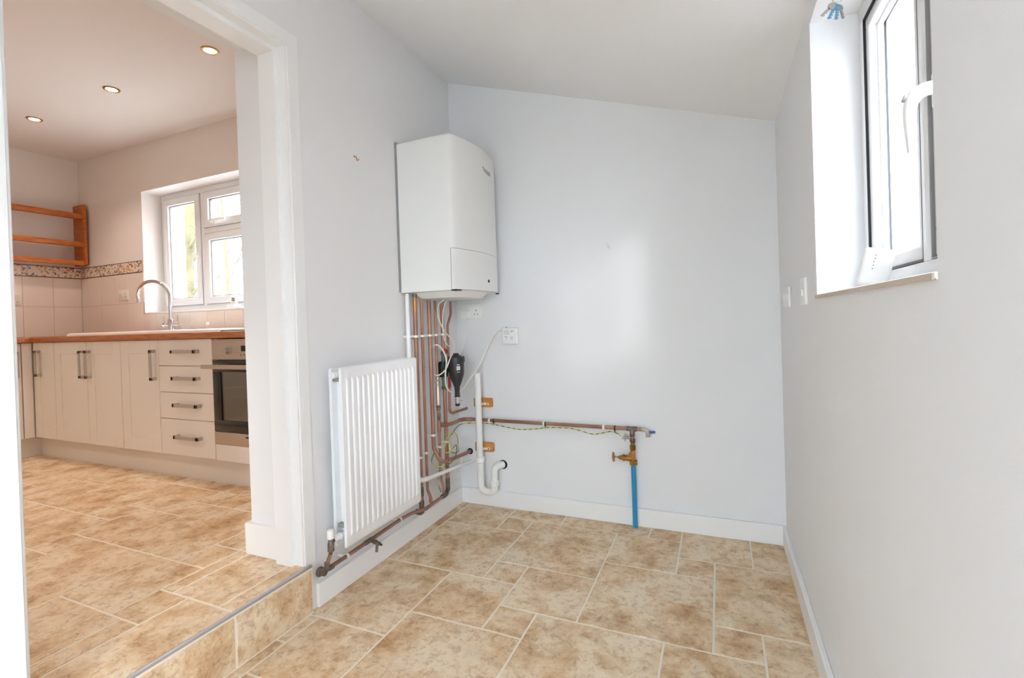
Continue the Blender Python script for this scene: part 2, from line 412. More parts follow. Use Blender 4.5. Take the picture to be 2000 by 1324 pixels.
# ------------------------------------------------------------------ skirting, door lining
def baseboard(name, lo, hi, side, label):
    bm = B(); box(bm, lo, hi, 0.004, 2); return struct(name, bm, 'gloss_white', label)
SH = 0.094
baseboard('baseboard_left', (0, -1.160, 0.0), (SK, -SK, SH), 'x', 'white skirting board under the radiator')
baseboard('baseboard_back', (0, -SK, 0.0), (W, 0, SH), 'y', 'white skirting board on the end wall')
baseboard('baseboard_right', (W - SK, YR + .02, 0.0), (W, -SK, SH), 'x', 'white skirting board under the side window')
bm = B(); prism(bm, [(-.123, JY), (-.123, JY - SK), (-KT - SK, JY - SK), (-KT - SK, -.70), (-KT, -.70), (-KT, JY)], lambda u, v, w: V((u, v, w)), ST, ST + .125)
struct('baseboard_kitchen', bm, 'gloss_white', 'white skirting board wrapped round the kitchen side of the doorway')
# lining: board, stop and outer edge for both jambs and the head
def ushape(x0, x1, o, i, h0, zb=ST):
    """portal outline set o (outside) / i (inside) of the opening jambs, extruded in x"""
    bm = B(); n0, n1, j0, j1 = NY - o, NY + i, JY + o, JY - i
    top = HEAD + o if o else HEADW
    poly = [(n0, zb), (n0, top), (j0, top), (j0, zb), (j1, zb), (j1, h0), (n1, h0), (n1, zb)]
    return prism(bm, poly, lambda u, v, w: V((w, u, v)), x0, x1)
lining = struct('trim_2', ushape(-.122, -.040, 0, .038, HEAD - .040), 'gloss_white', 'white rebated door lining around the kitchen doorway')
obj('outer_rebate', ushape(-.040, .002, 0, .021, HEAD - .022), 'gloss_white', lining, smooth=False)
obj('bead', ushape(.002, .0075, .004, .014, HEAD - .016), 'gloss_white', lining, smooth=False)
bm = B(); n0, j0 = NY - .038, JY + .037
prism(bm, [(n0, 0), (n0, HEAD + .038), (j0, HEAD + .038), (j0, 0), (JY + .003, 0), (JY + .003, HEAD + .004), (NY - .004, HEAD + .004), (NY - .004, 0)], lambda u, v, w: V((w, u, v)), 0, .005)
struct('trim_3', bm, 'gloss_white', 'flat white architrave around the kitchen doorway')

# ------------------------------------------------------------------ side window (utility)
def frame_rect(bm, axis, p, d, y0, y1, z0, z1, w, bev=0.004):
    """rectangular frame; axis 'x': plane normal x at p..p+d, else normal y"""
    def bx(a0, a1, b0, b1):
        if axis == 'x': box(bm, (p, a0, b0), (p + d, a1, b1), bev)
        else: box(bm, (a0, p, b0), (a1, p + d, b1), bev)
    bx(y0, y1, z0, z0 + w); bx(y0, y1, z1 - w, z1); bx(y0, y0 + w, z0 + w - bev, z1 - w + bev); bx(y1 - w, y1, z0 + w - bev, z1 - w + bev)
FX = 1.872
bm = B(); frame_rect(bm, 'x', FX, .075, WY0, WY1, WZ0 + .006, WZ1, .046)
box(bm, (FX - .001, -1.386, WZ0 + .050), (FX + .076, -1.346, WZ1 - .044), .003)
win1 = struct('window_1', bm, 'upvc', 'white plastic side window with two panes over the utility floor', True)
def casement(parent, y0, y1, z0, z1, w, gk='black_plastic'):
    bm = B(); frame_rect(bm, 'x', FX + .004, .062, y0, y1, z0, z1, w, .005); s = obj('sash', bm, 'upvc', parent)
    bm = B(); frame_rect(bm, 'x', FX - .0006, .03, y0 - .0045, y1 + .0045, z0 - .0045, z1 + .0045, .0035, 0); obj('gasket', bm, gk, s)
    bm = B(); frame_rect(bm, 'x', FX + .036, .006, y0 + w - .002, y1 - w + .002, z0 + w - .002, z1 - w + .002, .004, 0); obj('gasket', bm, gk, s)
    bm = B(); frame_rect(bm, 'x', FX + .022, .014, y0 + w - .002, y1 - w + .002, z0 + w - .002, z1 - w + .002, .009, .003); obj('glazing_bead', bm, 'upvc', s)
    bm = B(); box(bm, (FX + .044, y0 + w - .004, z0 + w - .004), (FX + .048, y1 - w + .004, z1 - w + .004)); obj('pane', bm, 'pane_glass', s)
    return s
sa = casement(win1, -1.342, -.9755, WZ0 + .0565, WZ1 - .0505, .030)
sb = casement(win1, -1.7115, -1.390, WZ0 + .0565, WZ1 - .0505, .055, 'plastic_grey')
hy = -1.445; hz0 = 1.500
bm = B(); box(bm, (FX - .010, hy - .014, hz0 - .032), (FX + .004, hy + .014, hz0 + .032), .004)
hd = obj('handle', bm, 'plastic_white', sb)
bm = B()
P_ = spline([(FX - .006, hy, hz0 + .002), (FX - .022, hy, hz0 + .002), (FX - .038, hy, hz0 - .008), (FX - .046, hy, hz0 - .030), (FX - .047, hy, hz0 - .066), (FX - .045, hy, hz0 - .110)], 6)
tube(bm, P_, [0.0125] * 12 + [0.0125 - .0065 * i / (len(P_) - 13) for i in range(len(P_) - 12)], 14); obj('lever', bm, 'plastic_white', hd)
bm = B(); lathe(bm, [(.0001, 0), (.007, 0), (.007, .006), (.0001, .007)], (FX - .050, hy, hz0 - .010), (-1, 0, .4), 12); obj('lock_button', bm, 'plastic_grey', hd)
# tiled window board
bm = B(); box(bm, (W - .002, WY0, WZ0 - .004), (FX, WY1, WZ0)); sill = struct('trim_4', bm, 'grout_light', 'tiled window board of the side window')
for a, b in ((WY0, -1.405), (-1.405, WY1)):
    bm = B(); box(bm, (W - .004, a + .001, WZ0 - .003), (FX, b - .001, WZ0 + .006), .001, 1); obj('tile', bm, 'ceramic', sill)
    bm = B(); box(bm, (W - .006, a + .001, WZ0 - .0045), (W - .0035, b - .001, WZ0 + .0045)); obj('tile_edge', bm, 'sill_tile_edge', sill)

# ------------------------------------------------------------------ unseen door and window added behind the camera to let in daylight
bm = B()
for lo, hi in (((DX0, YR - .11, 0), (DX0 + .05, YR - .04, DZ)), ((DX1 - .05, YR - .11, 0), (DX1, YR - .04, DZ)), ((DX0, YR - .11, DZ - .05), (DX1, YR - .04, DZ))): box(bm, lo, hi, .004)
door = struct('added_light_door', bm, 'upvc', 'white glazed door added behind the camera for daylight', True)
bm = B(); frame_rect(bm, 'y', YR - .10, .05, DX0 + .055, DX1 - .055, 0.02, DZ - .055, .085, .005); lf = obj('door_leaf', bm, 'upvc', door)
bm = B(); box(bm, (DX0 + .138, YR - .078, .10), (DX1 - .138, YR - .072, DZ - .138)); obj('pane', bm, 'pane_glass', lf)
bm = B(); tube(bm, [(DX0 + .10, YR - .05, 1.0), (DX0 + .10, YR - .005, 1.0), (DX0 + .21, YR - .005, 1.0)], .009, 10, .012); obj('door_handle', bm, 'steel', lf)
bm = B(); frame_rect(bm, 'x', FX, .075, DY0, DY1, WZ0, WZ1, .046); win_added = struct('added_light_window', bm, 'upvc', 'white plastic side window added behind the camera for daylight', True)
bm = B(); box(bm, (FX + .03, DY0 + .04, WZ0 + .04), (FX + .034, DY1 - .04, WZ1 - .04)); obj('pane', bm, 'pane_glass', win_added)

# ------------------------------------------------------------------ kitchen window
FY = 0.085
bm = B(); frame_rect(bm, 'y', FY, .065, KW[0], KW[1], KW[2] + .012, KW[3], .055)
box(bm, (-2.47, FY - .001, KW[2] + .06), (-2.415, FY + .066, KW[3] - .05), .004); box(bm, (-2.42, FY - .002, 1.905), (KW[1] - .05, FY + .067, 1.96), .004)
win2 = struct('window_2', bm, 'upvc', 'white plastic kitchen window over the sink', True)
def sash_y(parent, x0, x1, z0, z1):
    bm = B(); frame_rect(bm, 'y', FY - .014, .06, x0, x1, z0, z1, .058, .006); s = obj('sash', bm, 'upvc', parent)
    bm = B(); frame_rect(bm, 'y', FY - .003, .012, x0 - .004, x1 + .004, z0 - .004, z1 + .004, .006, 0); obj('gasket', bm, 'plastic_grey', s)
    bm = B(); frame_rect(bm, 'y', FY + .004, .02, x0 + .056, x1 - .056, z0 + .056, z1 - .056, .010, 0); obj('gasket', bm, 'plastic_grey', s)
    bm = B(); box(bm, (x0 + .056, FY + .018, z0 + .056), (x1 - .056, FY + .022, z1 - .056)); obj('pane', bm, 'pane_glass', s)
    return s
s1 = sash_y(win2, KW[0] + .05, -2.468, KW[2] + .064, KW[3] - .05)
s2 = sash_y(win2, -2.417, KW[1] - .05, 1.958, KW[3] - .05)
s3 = sash_y(win2, -2.417, KW[1] - .05, KW[2] + .064, 1.907)
bm = B(); box(bm, (-2.506, FY - .024, 1.70), (-2.484, FY - .012, 1.76), .003); hd = obj('handle', bm, 'plastic_white', s1)
bm = B(); tube(bm, spline([(-2.495, FY - .02, 1.745), (-2.495, FY - .05, 1.745), (-2.500, FY - .058, 1.72), (-2.505, FY - .056, 1.63)], 5), .009, 10); obj('lever', bm, 'plastic_white', hd)
bm = B(); tube(bm, spline([(-2.30, FY - .016, 1.985), (-2.27, FY - .05, 1.992), (-2.20, FY - .052, 2.0), (-2.10, FY - .05, 1.995)], 5), .010, 10); obj('vent_handle', bm, 'plastic_white', s2)
bm = B(); box(bm, (KW[0], KB - .003, KW[2] - .004), (KW[1], FY, KW[2] + .012), .003); obj('window_sill', bm, 'gloss_white', win2)

# ------------------------------------------------------------------ boiler
BY0, BY1, BX, BZ0, BZ1 = -0.5535, -0.055, 0.3225, 1.262, 2.022
boiler = thing('boiler', 'white wall-hung gas boiler above the copper pipes', 'boiler', (0, (BY0 + BY1) / 2, BZ0))
def bowed(off=0.0, y0=BY0, y1=BY1, back=0.006, n=12):
    """plan outline with a bowed front"""
    pts = [(back, y0), (BX - .02, y0), (BX - .006 + off, y0 + .004), (BX + .004 + off, y0 + .016)]
    for k in range(1, n):
        t = k / n; y = y0 + .016 + (y1 - y0 - .032) * t
        pts.append((BX + .004 + off + .034 * (1 - (2 * t - 1) ** 2), y))
    pts += [(BX + .004 + off, y1 - .016), (BX - .006 + off, y1 - .004), (BX - .02, y1), (back, y1)]
    return pts
bm = B(); prism(bm, bowed(), lambda u, v, w: V((u, v, w)), BZ0, BZ1)
es = [e for e in bm.edges if all(v.co.z > BZ1 - .001 for v in e.verts)]
bmesh.ops.bevel(bm, geom=es, offset=.014, segments=3, profile=0.5, affect='EDGES'); obj('casing', bm, 'boiler_white', boiler)
bm = B(); box(bm, (0.0, BY0 - .004, BZ0 + .004), (.012, BY1 + .004, BZ1 + .004)); obj('back_plate', bm, 'plastic_grey', boiler)
bm = B(); prism(bm, [(BX - .012, BY0 - .0035), (BX - .004, BY0 - .0035)] + [(u + .0035, v) for u, v in bowed()[3:-4]] + [(BX + .0, BY1 - .01), (BX - .012, BY1 - .02)], lambda u, v, w: V((u, v, w)), BZ0 + .003, 1.462)
flap = obj('control_flap', bm, 'boiler_white', boiler)
bm = B(); prism(bm, [(BX - .016, BY0 - .0022), (BX - .004, BY0 - .0022)] + [(u + .0018, v) for u, v in bowed()[3:-4]] + [(BX + .0, BY1 - .01), (BX - .012, BY1 - .02)], lambda u, v, w: V((u, v, w)), BZ0 + .001, 1.4645)
obj('flap_gap', bm, 'plastic_grey', flap)
bm = B(); lathe(bm, [(.0001, 0), (.008, 0), (.008, .003), (.0001, .004)], (BX + .0405, -.262, 1.318), (1, 0, 0), 14); obj('indicator', bm, 'black', flap)
badge = B()
prism(badge, [(-.285, 1.916), (-.272, 1.918), (-.272, 1.928), (-.285, 1.926)], lambda u, v, w: V((w, u, v)), BX + .036, BX + .0395)
prism(badge, [(-.274, 1.905), (-.196, 1.896), (-.196, 1.914), (-.274, 1.921)], lambda u, v, w: V((w, u, v)), BX + .034, BX + .0395)
obj('badge', badge, 'nickel', boiler, label='small grey maker badge')
bm = B(); prism(bm, [(.05, -.50), (.25, -.50), (.30, -.45), (.315, -.30), (.30, -.15), (.22, -.10), (.05, -.10)], lambda u, v, w: V((.17 + (u - .17) * (1 if w > BZ0 - .01 else .82), -.3 + (v + .3) * (1 if w > BZ0 - .01 else .82), w)), BZ0 - .030, BZ0 + .002); obj('base_tray', bm, 'plastic_white', boiler)
bm = B(); box(bm, (.302, -.553, BZ0 - .004), (.335, -.505, BZ0 + .002)); obj('catch', bm, 'black', boiler)
bm = B(); box(bm, (.325, -.10, BZ0 - .006), (.338, -.085, BZ0)); obj('catch', bm, 'black', boiler)

# ------------------------------------------------------------------ radiator
RY0, RY1, RZ0, RZ1 = -1.088, -0.576, 0.216, 0.936
rad = thing('radiator', 'white ribbed panel radiator beside the kitchen doorway', 'radiator', (0.0, (RY0 + RY1) / 2, RZ0))
def rib_panel(x, d, n=15, h=.006):
    bm = B(); ys = []; pitch = (RY1 - RY0 - .030) / n
    cols = [(RY0, 0), (RY0 + .016, 0)]
    for k in range(n):
        a = RY0 + .015 + pitch * k
        cols += [(a + pitch * .22, 0), (a + pitch * .34, 1), (a + pitch * .66, 1), (a + pitch * .78, 0)]
    cols += [(RY1 - .016, 0), (RY1, 0)]
    rows = [(RZ0, -.006, 0), (RZ0 + .012, 0, 0), (RZ0 + .042, 0, 0), (RZ0 + .056, 0, 1), (RZ1 - .056, 0, 1), (RZ1 - .042, 0, 0), (RZ1 - .010, 0, 0), (RZ1, -.006, 0)]
    g = []
    for z, dx, on in rows:
        g.append([bm.verts.new((x + d * (dx + h * on * c), y, z)) for y, c in cols])
    for a, b in zip(g, g[1:]):
        for k in range(len(cols) - 1): bm.faces.new((a[k], a[k + 1], b[k + 1], b[k]))
    back = [bm.verts.new((x - d * .014, y, z)) for y, z in ((RY0, RZ0), (RY1, RZ0), (RY1, RZ1), (RY0, RZ1))]
    bm.faces.new(back); m = len(cols)
    bm.faces.new([g[0][k] for k in range(m)] + [back[1], back[0]]); bm.faces.new([g[-1][k] for k in range(m)] + [back[2], back[3]])
    bm.faces.new([r[0] for r in g] + [back[3], back[0]]); bm.faces.new([r[-1] for r in g] + [back[2], back[1]])
    return bm
obj('front_panel', rib_panel(.103, 1), 'radiator_white', rad)
obj('rear_panel', rib_panel(.036, -1), 'radiator_white', rad)
bm = B(); 
for k in range(22):
    y = RY0 + .03 + (RY1 - RY0 - .06) * k / 21; box(bm, (.05, y - .0007, RZ0 + .04), (.089, y + .0007, RZ1 - .04))
cf = obj('convector_fins', bm, 'radiator_white', rad)
for z in (RZ1 - .028, RZ0 + .045):
    bm = B(); tube(bm, [(.068, RY0 - .004, z), (.068, RY1 + .004, z)], .014, 14); obj('header_tube', bm, 'radiator_white', rad)
bm = B(); lathe(bm, [(.0001, 0), (.0135, 0), (.0135, .014), (.009, .016), (.009, .020), (.0001, .021)], (.068, RY0 - .004, RZ1 - .028), (0, -1, 0), 16); obj('bleed_plug', bm, 'radiator_white', rad)
for z in (RZ1 - .055, RZ0 + .075):
    bm = B(); box(bm, (.049, RY0 + .006, z), (.089, RY0 + .030, z + .014), .002); obj('bracket', bm, 'plastic_grey', rad)
vy = RY0 - .052; vz = RZ0 + .045
bm = B(); tube(bm, [(.068, RY0 - .002, vz), (.068, vy, vz)], .008, 12); lathe(bm, [(.0001, 0), (.0125, 0), (.0125, .012), (.0001, .012)], (.068, RY0 - .016, vz), (0, -1, 0), 6); valve = obj('valve_tail', bm, 'radiator_white', rad)
bm = B(); lathe(bm, [(.0001, 0), (.0105, 0), (.0125, .006), (.0125, .022), (.010, .028), (.010, .044), (.0001, .044)], (.068, vy, vz - .030), (0, 0, 1), 14)
lathe(bm, [(.0001, 0), (.0115, .001), (.0115, .014), (.0001, .015)], (.068, vy - .002, vz), (0, 1, 0), 8)
lathe(bm, [(.0001, 0), (.013, 0), (.013, .012), (.0001, .012)], (.068, vy, vz - .038), (0, 0, 1), 6); obj('valve_body', bm, 'solder_grey', rad)
bm = B(); lathe(bm, [(.0001, 0), (.0135, 0), (.0135, .030), (.011, .034), (.0001, .035)], (.068, vy, vz + .012), (0, 0, 1), 18); obj('lockshield_cap', bm, 'plastic_white', rad)

# ------------------------------------------------------------------ pipework on the left wall
PX = 0.050
def clip(parent, p, axis, r, wallx=None, wally=None, name='pipe_clip'):
    """white snap clip round a pipe at p; axis 'z' (vertical), 'y', 'x'; foot to the wall"""
    bm = B(); p = V(p); t = .011; rr = r + .0032
    d = {'z': (0, 0, 1), 'y': (0, 1, 0), 'x': (1, 0, 0)}[axis]
    lathe(bm, [(rr, -t / 2), (rr, t / 2)], p, d, 14)
    h = V([t / 2 if a else r * .7 for a in d])
    if wallx is not None: lo = p - h; hi = p + h; lo.x = wallx + .0006; hi.x = p.x; box(bm, lo, hi)
    if wally is not None: lo = p - h; hi = p + h; hi.y = wally - .0006; lo.y = p.y; box(bm, lo, hi)
    return obj(name, bm, 'plastic_white', parent)
def nut(bm, p, axis, r, l=.012, seg=6):
    lathe(bm, [(.0001, -l / 2), (r, -l / 2), (r, l / 2), (.0001, l / 2)], p, axis, seg)
def coupling(bm, p, axis, r, l=.03):
    lathe(bm, [(.0001, -l / 2), (r * .85, -l / 2), (r, -l / 2 + .003), (r, l / 2 - .003), (r * .85, l / 2), (.0001, l / 2)], p, axis, 14)
GP = 'copper pipes under the boiler'
Y1, Y2, Y3, Y4, Y5, Y6 = -0.4965, -0.4390, -0.3670, -0.3065, -0.2370, -0.2060
R22, R15 = .0110, .0075
HZ = 0.150                                            # height of the pipe along the skirting
TOPZ = BZ0 - .005
# first: 22 mm next to the radiator
p1 = thing('copper_pipe', 'thick copper pipe nearest the radiator, bright under the boiler', 'pipe', (PX, Y1, .13), GP)
bm = B(); tube(bm, [(PX, Y1, TOPZ), (PX, Y1, .165), (PX, Y1, .130)], R22); obj('tube', bm, 'copper', p1)
bm = B(); tube(bm, [(PX, Y1, 1.235), (PX, Y1, 1.165)], R22 + .0004); obj('bright_section', bm, 'copper_bright', p1)
bm = B(); nut(bm, (PX, Y1, 1.247), (0, 0, 1), .0125, .018, 12); obj('coupling', bm, 'solder_grey', p1)
bm = B(); coupling(bm, (PX, Y1, .235), (0, 0, 1), R22 + .002, .05); coupling(bm, (PX, Y1, .165), (0, 0, 1), R22 + .0022, .05)
tube(bm, [(PX, Y1, .150), (PX, Y1, .125), (.014, Y1, .125)], R22 + .0026, 12, .014); obj('elbow', bm, 'solder_grey', p1)
clip(p1, (PX, Y1, .412), 'z', R22, 0); clip(p1, (PX, Y1, 1.038), 'z', R22, 0)
# second: 15 mm
p2 = thing('copper_pipe', 'thin copper pipe running straight down to the skirting pipe', 'pipe', (PX, Y2, HZ), GP)
bm = B(); tube(bm, [(PX, Y2, TOPZ - .03), (PX, Y2, .225), (PX + .018, Y2, .185), (PX + .018, Y2, HZ + .0095)], R15, 12, .03); obj('tube', bm, 'copper', p2)
bm = B(); coupling(bm, (PX + .018, Y2, HZ + .022), (0, 0, 1), R15 + .002, .022); obj('tee_joint', bm, 'copper', p2)
clip(p2, (PX, Y2, .420), 'z', R15, 0); clip(p2, (PX, Y2, 1.038), 'z', R15, 0)
# third: 22 mm swept into the end wall
p3 = thing('copper_pipe', 'thick copper pipe swept in a wide bend into the end wall', 'pipe', (PX, Y3, .33), GP)
bm = B(); tube(bm, [(PX, Y3, TOPZ - .03), (PX, Y3, .43), (PX + .030, Y3 + .012, .345), (.082, -.22, .331), (.070, -.02, .314), (.070, -.001, .314)], R22, 12, .06, 12); obj('tube', bm, 'copper', p3)
bm = B(); lathe(bm, [(.0001, 0), (.019, 0), (.019, .0015), (.0001, .0015)], (.070, -.0005, .314), (0, -1, 0), 18); obj('wall_hole', bm, 'hole_dark', p3)
clip(p3, (PX, Y3, .497), 'z', R22, 0); clip(p3, (PX, Y3, 1.038), 'z', R22, 0)
# fourth: 15 mm with the filling valves and the tee
p4 = thing('copper_pipe', 'thin copper pipe with grey filling valves halfway down', 'pipe', (PX, Y4, .16), GP)
bm = B(); tube(bm, [(PX, Y4, TOPZ - .03), (PX, Y4, .80)], R15); obj('tube', bm, 'copper', p4); bm = B(); tube(bm, [(PX, Y4, .62), (PX, Y4, .565)], R15); obj('tube', bm, 'copper', p4); bm = B(); tube(bm, [(PX, Y4, .499), (PX, Y4, .24), (PX + .014, Y4, .20), (PX + .014, Y4, HZ + .014)], R15, 12, .03); obj('tube', bm, 'copper', p4)
bm = B(); lathe(bm, [(.0001, 0), (.008, 0), (.010, .006), (.008, .012), (.008, .022), (.0135, .026), (.0135, .125), (.010, .131), (.008, .14), (.0125, .143), (.0125, .156), (.008, .158), (.008, .166), (.012, .168), (.012, .180), (.008, .184), (.0001, .184)], (PX, Y4, .625), (0, 0, 1), 16); obj('check_valve', bm, 'steel_warm', p4)
bm = B(); nut(bm, (PX, Y4, .640), (0, 0, 1), .0125, .012); nut(bm, (PX, Y4, .628), (0, 0, 1), .0110, .016); obj('valve_nut', bm, 'solder_grey', p4)
bm = B(); coupling(bm, (PX, Y4, .590), (0, 0, 1), .0095, .04); obj('coupling', bm, 'solder_grey', p4)
clip(p4, (PX, Y4, .418), 'z', R15, 0); clip(p4, (PX, Y4, 1.038), 'z', R15, 0)
# fifth: 22 mm carrying the filter
p5 = thing('copper_pipe', 'thick copper pipe carrying the black filter', 'pipe', (PX, Y5, .16), GP)
bm = B(); tube(bm, [(PX, Y5, TOPZ - .03), (PX, Y5, .946)], R22); obj('tube', bm, 'copper', p5); bm = B(); tube(bm, [(PX, Y5, .728), (PX, Y5, .17)], R22); obj('tube', bm, 'copper', p5)
bm = B(); coupling(bm, (PX, Y5, .205), (0, 0, 1), R22 + .002, .04); tube(bm, [(PX, Y5, .200), (PX, Y5, .152), (PX + .010, Y5 - .038, .150)], R22 + .0025, 12, .018); obj('elbow', bm, 'solder_grey', p5)
clip(p5, (PX, Y5, .430), 'z', R22, 0); clip(p5, (PX, Y5, 1.038), 'z', R22, 0)
# sixth: 15 mm with the set bend
p6 = thing('copper_pipe', 'thin reddish copper pipe with an offset bend beside the socket', 'pipe', (PX, Y6, .59), GP)
bm = B(); tube(bm, [(PX + .004, -.147, TOPZ - .03), (PX + .004, -.147, 1.155), (PX + .012, Y6 + .004, 1.085), (PX + .012, Y6, .595), (PX + .012, Y6 + .02, .583), (.057, -.02, .577), (.057, -.0005, .577)], R15, 12, .03, 6); obj('tube', bm, 'copper', p6)
bm = B(); coupling(bm, (PX + .012, Y6, .606), (0, 0, 1), R15 + .0015, .018); obj('elbow_collar', bm, 'copper', p6)
bm = B(); coupling(bm, (.061, -.165, .582), (0, 1, 0), R15 + .0015, .018); obj('elbow_collar', bm, 'copper', p6)
bm = B(); box(bm, (0.0, Y6 + .009, .715), (PX + .024, Y6 + .024, .735), .003); obj('pipe_clip', bm, 'plastic_white', p6)
# pipe along the skirting to the radiator valve
p7 = thing('copper_pipe', 'copper pipe running along the skirting under the radiator to its valve', 'pipe', (.045, -.7, HZ), 'copper pipes along the skirting')
bm = B(); tube(bm, [(PX + .012, Y5 - .040, HZ), (PX + .018, -.30, HZ), (.076, -.50, HZ), (.060, -.60, HZ + .012), (.046, -.66, HZ + .008), (.042, vy + .022, HZ - .004)], .0085, 12, .05); obj('tube', bm, 'copper', p7)
bm = B(); tube(bm, [(.066, vy, vz - .046), (.045, vy, .168)], R15); obj('valve_drop', bm, 'copper', p7)
bm = B(); coupling(bm, (PX + .018, Y4, HZ), (0, 1, 0), .0125, .05); obj('coupling', bm, 'solder_grey', p7)
bm = B(); coupling(bm, (.044, -.90, HZ + .002), (0, 1, 0), .0105, .045); obj('coupling', bm, 'solder_grey', p7)
bm = B(); tube(bm, [(.045, vy, .175), (.045, vy, HZ - .004), (.045, vy + .03, HZ - .004)], .0105, 12, .012); lathe(bm, [(.0001, 0), (.019, 0), (.019, .006), (.013, .010), (.013, .03), (.0001, .03)], (.020, vy - .016, HZ - .008), (1, 0.0, 0), 16); tube(bm, [(.025, vy - .016, HZ - .008), (.045, vy, HZ - .004)], .012, 12); obj('elbow', bm, 'solder_grey', p7)
bm = B(); tube(bm, [(.043, -.885, HZ), (.075, -.885, HZ - .004), (.093, -.882, HZ - .010)], .0075, 10, .01); nut(bm, (.070, -.885, HZ - .003), (1, 0, 0), .0105, .012); tube(bm, [(.080, -.885, HZ - .006), (.086, -.897, HZ - .040)], .0062, 10); nut(bm, (.096, -.882, HZ - .011), (1, .1, -.3), .005, .016, 4); obj('drain_cock', bm, 'solder_grey', p7, label='tarnished brass drain cock')
clip(p7, (.043, -.672, HZ + .008), 'y', .0085, 0); clip(p7, (.042, -1.03, HZ - .002), 'y', .0085, 0)
# condensate waste, white plastic
pc = thing('condensate_pipe', 'white plastic pipe dropping beside the copper pipes and crossing to the corner', 'pipe', (.034, -.535, .30))
bm = B(); tube(bm, [(.030, -.533, TOPZ), (.030, -.533, .335)], .0108); obj('vertical_run', bm, 'plastic_white', pc)
bm = B(); tube(bm, [(.086, -.505, .303), (.088, -.30, .286), (.078, -.02, .259), (.078, -.0005, .256)], .0108, 12, .0); obj('horizontal_run', bm, 'plastic_white', pc)
bm = B(); tube(bm, [(.030, -.533, .355), (.030, -.533, .318), (.086, -.531, .306), (.086, -.485, .302)], .0135, 12, .016); obj('elbow', bm, 'plastic_cream', pc)
bm = B(); lathe(bm, [(.0001, 0), (.0145, 0), (.0145, .004), (.0001, .005)], (.078, -.001, .257), (0, -1, 0), 16); obj('wall_collar', bm, 'plastic_white', pc)
clip(pc, (.030, -.533, 1.038), 'z', .0108, 0)
# clip rail joining the clips
bm = B(); box(bm, (.022, -.532, 1.031), (.0385, -.215, 1.045), .002); tag(obj('clip_rail', bm, 'plastic_white'), 'white plastic clip rail holding the row of copper pipes', 'clip rail')

# ------------------------------------------------------------------ magnetic filter
FXc, FYc = 0.125, -0.2255
mf = thing('boiler_filter', 'black funnel-shaped boiler filter hanging beside the copper pipes', 'filter', (FXc, FYc, .64))
bm = B(); lathe(bm, [(.0001, 0), (.013, 0), (.014, .02), (.016, .045), (.028, .075), (.041, .115), (.043, .13), (.044, .205), (.0001, .205)], (FXc, FYc, .695), (0, 0, 1), 24); obj('canister', bm, 'black_plastic', mf)
bm = B(); lathe(bm, [(.0001, 0), (.049, 0), (.049, .028), (.046, .031), (.0001, .031)], (FXc, FYc, .880), (0, 0, 1), 14); obj('lid_ring', bm, 'black_plastic', mf)
bm = B(); lathe(bm, [(.0001, 0), (.030, 0), (.028, .006), (.012, .012), (.012, .016), (.0001, .016)], (FXc, FYc, .910), (0, 0, 1), 18)
for k in range(6): a = k * PI / 3; box(bm, (FXc + .013 * math.cos(a) - .003, FYc + .013 * math.sin(a) - .003, .918), (FXc + .013 * math.cos(a) + .003, FYc + .013 * math.sin(a) + .003, .930))
obj('vent_cap', bm, 'black_plastic', mf)
bm = B(); lathe(bm, [(.0001, 0), (.017, 0), (.017, .004), (.011, .006), (.011, .010), (.016, .012), (.016, .016), (.0001, .016)], (FXc, FYc, .686), (0, 0, 1), 16); obj('neck_ring', bm, 'black_plastic', mf)
bm = B(); lathe(bm, [(.0001, 0), (.010, 0), (.0135, .004), (.0135, .03), (.012, .038), (.012, .044), (.0001, .044)], (FXc, FYc, .644), (0, 0, 1), 16); tube(bm, [(FXc + .006, FYc + .008, .662), (FXc + .016, FYc + .022, .660)], .004, 8); dv = obj('drain_valve', bm, 'nickel', mf)
bm = B(); lathe(bm, [(.0001, 0), (.006, 0), (.014, .006), (.0145, .012), (.0001, .012)], (FXc, FYc, .632), (0, 0, 1), 10); obj('drain_cap', bm, 'black_plastic', dv)
# printed label on the front of the canister, facing the room
def facing(bm, u0, u1, z0, z1, r=.0446, th0=-1.02):
    """patch wrapped on the canister, u in metres of arc"""
    n = 6; a = []; b = []
    for k in range(n + 1):
        t = th0 + (u0 + (u1 - u0) * k / n) / r; x, y = FXc + r * math.cos(t), FYc + r * math.sin(t)
        a.append(bm.verts.new((x, y, z0))); b.append(bm.verts.new((x, y, z1)))
    for k in range(n): bm.faces.new((a[k], a[k + 1], b[k + 1], b[k]))
lab = B()
for q in ((.002, .018, .866, .870), (.000, .005, .838, .860), (.007, .012, .838, .860), (.014, .020, .838, .860), (.005, .014, .856, .860), (.005, .012, .838, .842), (.002, .018, .826, .829)): facing(lab, *q)
obj('printed_label', lab, 'plastic_white', mf)
bm = B(); tube(bm, [(PX, Y5, .945), (PX, Y5, .885)], .0135, 14); nut(bm, (PX, Y5, .93), (0, 0, 1), .016, .016); iv = obj('isolating_valve', bm, 'green_brass', mf)
bm = B(); tube(bm, [(PX, Y5, .80), (PX, Y5, .729)], .0135, 14); nut(bm, (PX, Y5, .79), (0, 0, 1), .016, .014); nut(bm, (PX, Y5, .737), (0, 0, 1), .0155, .014); iv2 = obj('isolating_valve', bm, 'green_brass', mf)
bm = B(); tube(bm, [(PX + .014, Y5 - .006, .945), (PX + .022, Y5 - .008, .930)], .006, 8); nut(bm, (PX + .016, Y5 - .006, .94), (1, -.3, 0), .012, .010); obj('valve_nut', bm, 'brass', iv)
bm = B(); box(bm, (PX + .024, Y5 + .004, .735), (PX + .034, Y5 + .018, .795), .004); obj('red_lever', bm, 'red_plastic', iv2)
